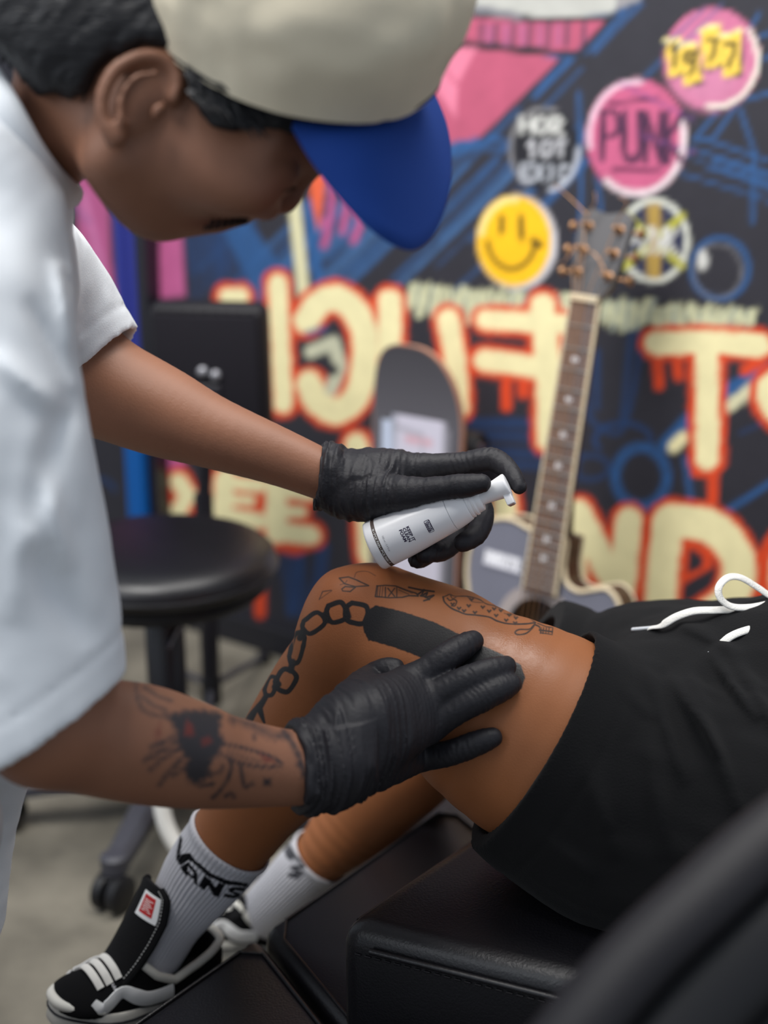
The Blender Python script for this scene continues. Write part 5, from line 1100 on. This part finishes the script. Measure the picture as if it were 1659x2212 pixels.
# --- hair
HR = Shape(); HD = Shape()
HD.chain([(235, 40, 1.0, 225), (420, 95, 1.0, 232), (590, 150, 1.0, 208)], .02)
HD.chain([(250, 250, .985, 118), (400, 315, .982, 140), (520, 330, .985, 128), (600, 300, .985, 100)], .03)
HD.chain([(-30, 440, 1.07, 128), (70, 320, 1.03, 120), (170, 235, 1.0, 118)], .03)
HD.u(Cone(at(60, 20, 1.0), .075, at(170, 90, 1.0), .075), .02)
HAIRLINE = [(-400, -600), (900, -600), (760, 330), (600, 292), (540, 286), (505, 294), (455, 280), (425, 245), (402, 205), (396, 150), (370, 112), (310, 98), (250, 122), (212, 160), (190, 200), (150, 216), (118, 204), (85, 206), (50, 172), (0, 105), (-100, 10), (-400, -200)]
def hair_f(self, P_):
    X_, Y_, D_ = project(P_); d_ = polydist(X_, Y_, HAIRLINE + HAIRLINE[:1]); ins = np.zeros(len(X_), bool)
    for a_, b_ in zip(HAIRLINE, HAIRLINE[1:] + HAIRLINE[:1]): ins ^= ((a_[1] > Y_) != (b_[1] > Y_)) & (X_ < (b_[0] - a_[0]) * (Y_ - a_[1]) / ((b_[1] - a_[1]) or 1e-9) + a_[0])
    e_ = np.where(ins, -d_, d_) * D_ / F
    return (-smin(-(HD.eval(P_) - .0075), -e_, .012)).astype(P_.dtype)
hc_ = at(300, 60, 1.0); HR.ops.append((0, [type('B', (), dict(lo=hc_ - .22, hi=hc_ + .2, f=hair_f))()], 0))
fd = nrm(imgv(.70, .71, 0)); ud = nrm(imgv(.71, -.70, 0))
def hr_disp(P_):
    q_ = np.stack([P_ @ fd, P_ @ ud, P_ @ IMG_T], 1); return .0032 * vnoise(q_ * np.array([330, 50, 330])) + .003 * fbm(q_ * 40, 2)
HR.disp = hr_disp; HR.band = .02
V, Q = HR.mesh(.0026); hair = link('hair', mesh_np('hair', V, Q), M['hair'], artist)
q = MB(); rn = random.Random(4)
for k in range(420):                       # locks at the hairline
    t = rn.random(); 
    if k < 260: x0, y0, D0 = 10 + 200 * t, 95 + 90 * t + rn.uniform(-70, 10), .945 + rn.uniform(-.0, .05)
    else: x0, y0, D0 = 400 + 150 * t, 170 + 70 * t + rn.uniform(-30, 30), .915 + .012 * t
    a_ = at(x0, y0, D0); d_ = nrm(imgv(-.25 if k < 260 else .55, .85, 0) + .2 * np.array([rn.uniform(-1, 1) for _ in range(3)])) * rn.uniform(.008, .018)
    q.tube([a_, a_ + d_ * .5 + IMG_T * .0015, a_ + d_], [.0016, .0012, .0003], 4, cap=False)
lk = q.build('hair_locks', M['hair'], hair); lk['kind'] = 'stuff'

# --- cap
CC = at(632, 84, .985); cA = nrm(imgv(.96, .27, 0)); cm = nrm(imgv(-.18, .65, .74)); cn = nrm(imgv(.20, -.71, .67)); CR_ = 311 * .985 / F
cfw = nrm(.72 * cA + .69 * cm); csd = np.cross(cn, cfw)
capv = []; nT, nH = 96, 26
for j in range(nH + 1):
    t = j / nH
    for k in range(nT):
        a_ = 2 * math.pi * k / nT; fr = max(0, math.cos(a_)) ** 2
        r = CR_ * (1 + .13 * fr * (1 - t) ** .5) * (1 + .13 * math.sin(math.pi * min(1, t * 1.25)) * (.5 + .7 * fr)) * (1 - t ** 3.2) ** .5 if t < 1 else .0
        hgt = .128 * (t ** .82) * (1 + .10 * fr * math.sin(math.pi * t))
        seam = min(abs(((a_ / (2 * math.pi) * 6 + .0) % 1) - 0), abs(((a_ / (2 * math.pi) * 6) % 1) - 1)); r -= .0014 * math.exp(-(seam / .018) ** 2)
        wob = (.007 * vnoise(np.array([[math.cos(a_) * 2.5 + 5, math.sin(a_) * 2.5 + 5, t * 3.5]]))[0] + .004 * vnoise(np.array([[math.cos(a_) * 6 + 5, math.sin(a_) * 6 + 5, t * 9]]))[0]) * math.sin(math.pi * min(1, t + .05)) * 1.6
        r += wob; capv.append(CC + cn * hgt + r * (math.cos(a_) * cfw + math.sin(a_) * csd))
fs = [(j * nT + k, j * nT + (k + 1) % nT, (j + 1) * nT + (k + 1) % nT, (j + 1) * nT + k) for j in range(nH) for k in range(nT)]
inner = [CC + cn * .010 + (p_ - CC) * .97 for p_ in capv[:nT]]
q = MB(); q.add(capv + inner, fs + [(k, nH * nT + nT + k, nH * nT + nT + (k + 1) % nT, (k + 1) % nT) for k in range(nT)])
cap = q.build('cap', M['cap'], artist, ang=70)
q = MB(); q.lathe(CC + cn * .126, cn, [(0, .007), (.003, .006), (.005, .002)], 14); q.build('button', M['cap'], cap)
q = MB(); q.tube([CC + cn * .003 + CR_ * .985 * (1 + .13 * max(0, math.cos(a_)) ** 2) * (math.cos(a_) * cfw + math.sin(a_) * csd) for a_ in np.linspace(0, 2 * math.pi, 73)[:-1]], .0022, 8, closed=True); q.build('sweatband_edge', M['blackplastic'], cap)
bv, nb, na = [], 40, 14
outer_ = crom([at(*p_) for p_ in ((632, 268, .930), (668, 330, .922), (716, 395, .915), (772, 458, .912), (830, 508, .918), (888, 532, .936), (932, 508, .962), (962, 448, .99), (976, 372, 1.02), (966, 270, 1.05), (920, 160, 1.075))], 8)
inner_ = crom([at(*p_) for p_ in ((634, 262, .932), (690, 266, .925), (745, 268, .925), (792, 262, .932), (830, 250, .945), (856, 232, .962), (872, 212, .98), (884, 192, 1.00), (892, 172, 1.025), (896, 152, 1.05), (900, 132, 1.075))], 8)
nb = len(outer_) - 1
for lay in (0, 1):
    for i_ in range(nb + 1):
        for j in range(na + 1):
            t = j / na; p_ = inner_[i_] * (1 - t) + outer_[i_] * t + cn * (.010 * math.sin(math.pi * t) * math.sin(math.pi * i_ / nb) - lay * .0035)
            bv.append(p_)
n1 = (nb + 1) * (na + 1); fs = []
for i_ in range(nb):
    for j in range(na):
        a_ = i_ * (na + 1) + j; f_ = (a_, a_ + 1, a_ + na + 2, a_ + na + 1); fs.append(f_); fs.append(tuple(n1 + v for v in f_[::-1]))
for i_ in range(nb): a_ = i_ * (na + 1) + na; fs.append((a_, a_ + na + 1, n1 + a_ + na + 1, n1 + a_))
for j in range(na): fs.append((j, j + 1, n1 + j + 1, n1 + j)); a_ = nb * (na + 1) + j; fs.append((a_ + 1, a_, n1 + a_, n1 + a_ + 1))
q = MB(); q.add(bv, fs); brim = q.build('brim', M['brim'], cap, ang=60); brim['label'] = 'blue cap brim'

# --- shirt
ST = Shape()
ST.chain([(-90, 580, 1.10, 225), (-140, 800, 1.11, 250), (-120, 1050, 1.11, 275), (-120, 1350, 1.13, 275), (-185, 1700, 1.16, 235), (-235, 1960, 1.17, 250), (-260, 2100, 1.18, 250)], .03)
ST.chain([(-20, 430, 1.06, 165), (-60, 540, 1.05, 230)], .04)
ST.chain([(-120, 260, .98, 120), (-40, 350, .965, 112), (40, 450, .975, 95)], .03)
ST.chain([(-60, 700, .96, 215), (-30, 950, .955, 222), (20, 1250, .975, 222), (62, 1500, .985, 208), (85, 1600, .99, 205)], .05)
ST.chain([(-20, 520, 1.18, 150), (60, 600, 1.27, 150), (125, 690, 1.315, 142), (192, 788, 1.34, 132)], .03)
ed = nrm(imgv(.52, .83, -.18)); e0 = at(118, 1552, .985)
fd2 = nrm(imgv(.66, .74, -.10)); f0 = at(214, 782, 1.335)
def limb_cut(c_, n_, R): return (1, [type('B', (), dict(lo=c_ - R, hi=c_ + R, f=lambda self, P_: np.maximum(-((P_ - c_) @ n_), np.linalg.norm(P_ - (c_ + n_ * R * .5), axis=1) - R * .9).astype(P_.dtype)))()], 0)
nsl = Cone(at(20, 1250, .975), .0705, at(110, 1750, .99), .074)
ST.ops.append((1, [type('B', (), dict(lo=e0 - .16, hi=e0 + .16, f=lambda self, P_: np.maximum(np.maximum(-((P_ - e0) @ ed), nsl.f(P_) - .02), -((P_ - at(-200, 1500, 1.06)) @ IMG_T)).astype(P_.dtype)))()], .004))
ST.ops.append(limb_cut(f0, fd2, .10))
ST.ops.append((1, [Cone(at(40, 1420, .985), .055, at(130, 1680, .99), .062)], .002))
ST.ops.append((1, [Cone(at(185, 765, 1.335), .0455, at(250, 830, 1.34), .049)], .002))
bx = at(-160, 2040, 1.17); ST.cut(Half(bx, UP, .45), 0)
def st_disp(P_):
    X_, Y_, D_ = project(P_)
    n = .009 * fbm(P_ * np.array([7, 7, 4]), 2) + .0016 * vnoise(P_ * 60)
    for (x0, y0, x1, y1, w_, a_) in ((150, 830, 60, 1150, 30, -.010), (60, 1180, 190, 1400, 34, -.006), (110, 900, 20, 1350, 40, .007), (120, 560, 160, 760, 16, .006), (60, 640, 150, 840, 18, -.005), (150, 500, 170, 700, 10, .003), (-20, 760, 150, 900, 24, .006), (90, 1000, 150, 1240, 22, .007)):
        n -= a_ * 1.3 * fold(X_, Y_, x0, y0, x1, y1, w_)
    e = (P_ - e0) @ ed; n += .0016 * np.exp(-((e + .026) / .002) ** 2) * (D_ < 1.12) * (Y_ > 1200)
    e = (P_ - f0) @ fd2; n += .0014 * np.exp(-((e + .022) / .0018) ** 2) * (D_ > 1.2)
    return n
ST.disp = st_disp; ST.band = .024
V, Q = ST.mesh(.0033, lo=at(-430, 1106, 1.0) * np.array([1, 0, 0]) + np.array([-.05, .62, .42]), hi=np.array([0.0, 1.5, 1.5]), relax=2)
shirt = link('shirt', mesh_np('shirt', V, Q), M['shirt'], artist)
q = MB(); cpt = crom([at(x, y, D_) for x, y, D_ in ((-30, 165, .96), (10, 235, .945), (60, 325, .955), (105, 385, .98), (148, 424, 1.03), (140, 410, 1.09), (60, 300, 1.13), (-30, 200, 1.12))], 8)
q.tube(cpt, .0075, 12, flat=1.5, up=nrm(imgv(.75, -.65, 0))); q.build('collar', M['shirt'], shirt)

# --- trousers
TR = Shape()
TR.chain([(-230, 1700, 1.15, 250), (-230, 1850, 1.16, 190)], .04)
hpn, hpf = at(-205, 1800, 1.06), at(-350, 1750, 1.24)
for hp_, fx in ((hpn, -.02), (hpf, .03)):
    kn = hp_ + np.array([fx - .03, .04, -.22]); kn[2] = max(kn[2], .25); TR.chain([tuple(hp_) + (.075,), tuple(kn) + (.066,), (kn[0] - .02, kn[1] - .02, .03, .058)], .03, 6, world=True)
def tr_disp(P_): return .010 * fbm(P_ * np.array([14, 14, 9]), 2)
TR.disp = tr_disp; TR.band = .024; TR.cut(Half(np.array([-.4, 1.1, .015]), -UP * -1 * -1, .6), 0); TR.ops[-1] = (1, [type('B', (), dict(lo=np.array([-1.2, .4, -.2]), hi=np.array([.2, 1.8, .03]), f=lambda self, P_: (P_[:, 2] - .015).astype(P_.dtype)))()], 0)
V, Q = TR.mesh(.005, relax=2); link('trousers', mesh_np('trousers', V, Q), M['trousers'], artist)

# --- gloves (five separate fingers each)
def glove(name, S_, ax, wrist, cuff, parent, joints, up_, wk=1.0):
    ax = nrm(ax); up_ = nrm(up_ - ax * np.dot(up_, ax)); sd2 = np.cross(ax, up_)
    jw = [(at(*j[:3]), j[3], nrm(at(*j[4]) - at(*j[:3]))) for j in joints]
    def disp(P_):
        u_, v_, w_ = (P_ - wrist) @ ax, (P_ - wrist) @ up_, (P_ - wrist) @ sd2
        sk = u_ + .35 * w_ + .012 * vnoise(np.stack([u_ * 20, v_ * 20, w_ * 20], 1))
        r1 = vnoise(np.stack([sk * 230, v_ * 16, w_ * 16 + 9], 1)); r2 = vnoise(np.stack([sk * 120 + 40, v_ * 22, w_ * 22], 1))
        ridge = lambda r, p_: (1 - np.minimum(1, np.abs(r) * 2.6)) ** p_
        m_ = wk * np.clip(1 - u_ / .12, .16, 1) ** 1.2
        n = -.0022 * ridge(r1, 2) * m_ - .0018 * ridge(r2, 2) * m_ - .0005 * ridge(vnoise(np.stack([sk * 420 + 11, v_ * 40, w_ * 40], 1)), 2)
        lo_ = vnoise(np.stack([u_ * 90, v_ * 90, w_ * 90], 1)); n += .0022 * lo_ * np.clip(1 - (u_ + .028) / .030, 0, 1) + .0026 * vnoise(np.stack([u_ * 260, v_ * 60, w_ * 60], 1)) * np.clip(1 - (u_ + .030) / .024, 0, 1)
        for c_, R_2, d_ in jw:                 # creases at the finger joints
            e = (P_ - c_) @ d_; rr_ = np.linalg.norm(P_ - c_, axis=1)
            n += .0013 * np.clip(1.15 - rr_ / R_2, 0, 1) * np.sin(e * 1300 + 7 * vnoise(P_ * 110)) * (.55 + vnoise(P_ * 160))
        return n
    S_.disp = disp; S_.band = .006
    V_, Q_ = S_.mesh(.00125, relax=1)
    return link(name, mesh_np(name, V_, Q_), M['glove'], parent)

GL = Shape()
GL.chain([(700, 1029, 1.300, 62), (735, 1042, 1.30, 60), (790, 1045, 1.30, 60)], 0)
for m_, r0, r1 in (((905, 1014, 1.305), 46, 31), ((915, 1030, 1.325), 48, 31), ((905, 1052, 1.342), 46, 29), ((882, 1078, 1.352), 42, 27)):
    GL.chain([(770, 1035 + .18 * (m_[1] - 1014), 1.30 + .3 * (m_[2] - 1.305), r0), (840, (1030 + m_[1]) / 2 - 6, (1.30 + m_[2]) / 2, (r0 + r1) / 2 + 2), m_ + (r1,)], .014)
GL.chain([(770, 1068, 1.290, 54), (830, 1070, 1.274, 45), (888, 1066, 1.262, 33)], .016)
GL.chain([(888, 1066, 1.262, 32), (930, 1060, 1.255, 28), (975, 1053, 1.248, 26), (1010, 1049, 1.244, 25), (1040, 1044, 1.242, 20)], .006)
GL.chain([(905, 1014, 1.305, 30), (950, 1006, 1.303, 26), (1000, 1001, 1.298, 24), (1045, 993, 1.292, 25), (1070, 995, 1.288, 25), (1098, 1015, 1.278, 21), (1112, 1036, 1.268, 19), (1122, 1052, 1.262, 15)], .006)
GL.chain([(915, 1030, 1.325, 30), (1005, 1050, 1.335, 26), (1042, 1105, 1.318, 24), (1030, 1152, 1.292, 23), (1002, 1172, 1.274, 20)], .005)
GL.chain([(905, 1052, 1.342, 29), (965, 1095, 1.350, 25), (988, 1150, 1.328, 24), (962, 1186, 1.300, 22), (922, 1196, 1.280, 20)], .004)
GL.chain([(882, 1078, 1.352, 26), (920, 1120, 1.355, 21), (938, 1172, 1.33, 20), (918, 1202, 1.308, 18), (898, 1210, 1.292, 16)], .003)
_e = B0 + ba * .578 * BH
BOT = Shape(); BOT.ops.append((0, [Cone(B0 - ba * .001, .0233, B0 + ba * .30 * BH, .0219), Cone(B0 + ba * .30 * BH, .0219, _e, .0186), Cone(_e, .0185, B0 + ba * .71 * BH, .0150), Cone(B0 + ba * .70 * BH, .0145, B0 + ba * .80 * BH, .0128), Cone(B0 + ba * .80 * BH, .0082, B0 + ba * .97 * BH, .0108)], 0)); GL.clip = BOT.eval
wl = at(735, 1042, 1.30); axl = at(905, 1030, 1.31) - wl
rim_l = at(700, 1029, 1.300); al = nrm(axl * .8 + imgv(.03, .012, 0)); ul = nrm(UP - al * np.dot(UP, al)); vl = np.cross(al, ul)
rn = random.Random(2)
for rr_, o_, rad in ((.0272, -.001, .0030), (.0262, .005, .0026), (.0268, .0105, .0024)):
    ring_ = [rim_l + al * (o_ + rn.uniform(-.002, .002)) + (rr_ + rn.uniform(-.0012, .0012)) * (math.cos(t) * ul + math.sin(t) * vl) for t in np.linspace(0, 2 * math.pi, 25)]
    GL.chain([tuple(p_) + (rad,) for p_ in ring_], .003, 2, world=True)
GL.chain([tuple(rim_l - vl * 0 - ul * .027 + al * x) + (.004,) for x in (-.004, .004)], .003, 1, world=True)
GL.cut(Half(rim_l - al * .004, al, .06), 0)
gl = glove('glove', GL, axl, wl, None, artist, [(1000, 1001, 1.298, .020, (1045, 993, 1.292)), (1062, 993, 1.29, .016, (1100, 1015, 1.278)), (1105, 1030, 1.272, .010, (1122, 1052, 1.262)), (985, 1052, 1.247, .014, (1040, 1044, 1.242)), (930, 1060, 1.255, .013, (975, 1053, 1.248))], UP)
gl['label'] = 'black nitrile glove on the hand holding the bottle'

def lh(x, y, up=.0): return (LEG.hit(x, y, .9, 1.6) or 1.3) - up
GR = Shape()
def fing(pts, k=.006, first=True):
    J = []
    for n_, (x, y, r, lf) in enumerate(pts): J.append((x, y, lh(x, y) - r * 1.22 / F * .93 - lf, r))
    return J
mcp = {'i': (880, 1482, 36, .017), 'm': (922, 1516, 37, .018), 'r': (930, 1566, 36, .017), 'p': (905, 1632, 34, .014)}
MC = {k: fing([v])[0] for k, v in mcp.items()}
GR.chain([(640, 1657, 1.118, 87), (690, 1650, 1.124, 84), (720, 1640, 1.126, 82)], 0)
for k, wx in (('i', (715, 1595, 1.130, 52)), ('m', (720, 1628, 1.124, 60)), ('r', (722, 1660, 1.122, 58)), ('p', (722, 1690, 1.126, 46))):
    m_ = MC[k]; GR.chain([wx, ((wx[0] + m_[0]) / 2, (wx[1] + m_[1]) / 2, (wx[2] + m_[2]) / 2 - .006, (wx[3] + m_[3]) / 2 + 4), m_], .016)
FI = fing([(880, 1482, 35, .017), (925, 1448, 31, .013), (962, 1422, 31, .008), (998, 1398, 28, .002), (1022, 1385, 22, 0)])
FM = fing([(922, 1516, 36, .018), (975, 1486, 31, .014), (1020, 1466, 31, .009), (1066, 1449, 28, .003), (1092, 1440, 22, 0)])
FR = fing([(930, 1566, 35, .017), (985, 1534, 31, .013), (1032, 1510, 31, .008), (1080, 1488, 28, .002), (1104, 1478, 22, 0)])
FP = fing([(905, 1632, 33, .014), (960, 1630, 27, .010), (1000, 1617, 27, .006), (1042, 1601, 25, .002), (1064, 1593, 20, 0)])
for f_ in (FI, FM, FR, FP): GR.chain(f_, .004)
TH = [(725, 1585, 1.138, 50), (765, 1512, 1.165, 42), (800, 1470, lh(800, 1470) - .020, 33), (832, 1450, lh(832, 1450) - .013, 28), (852, 1442, lh(852, 1442) - .010, 20)]
GR.chain(TH, .014)
GR.chain([(725, 1585, 1.135, 48), (800, 1540, 1.140, 44), (880, 1490, MC['i'][2] + .004, 30)], .02)
wr_, axr = at(690, 1650, 1.124), at(922, 1530, MC['m'][2]) - at(690, 1650, 1.124)
rim_r = at(650, 1658, 1.119); ar = nrm(at(760, 1630, 1.13) - at(600, 1657, 1.108)); ur = nrm(UP - ar * np.dot(UP, ar)); vr = np.cross(ar, ur)
for rr_, o_, rad in ((.0325, .0, .0026), (.0318, .005, .0018)):
    GR.chain([tuple(rim_r + ar * (o_ + rn.uniform(-.0015, .0015)) + (rr_ + rn.uniform(-.0008, .0008)) * (math.cos(t) * ur + math.sin(t) * vr)) + (rad,) for t in np.linspace(0, 2 * math.pi, 25)], .003, 2, world=True)
GR.cut(Half(rim_r - ar * .003, ar, .07), 0)
LEGS = Shape(); LEGS.ops = LEG.ops[:NL]; GR.clip = LEGS.eval
gr_ = glove('glove', GR, axr, wr_, None, artist, [tuple(f_[k][:3]) + (R_2, tuple(f_[k + 1][:3])) for f_ in (FI, FM, FR, FP) for k, R_2 in ((1, .012), (2, .016), (3, .012))], imgv(.4, -.4, .8), 1.45)
gr_['label'] = 'black nitrile glove on the hand spread over the thigh'
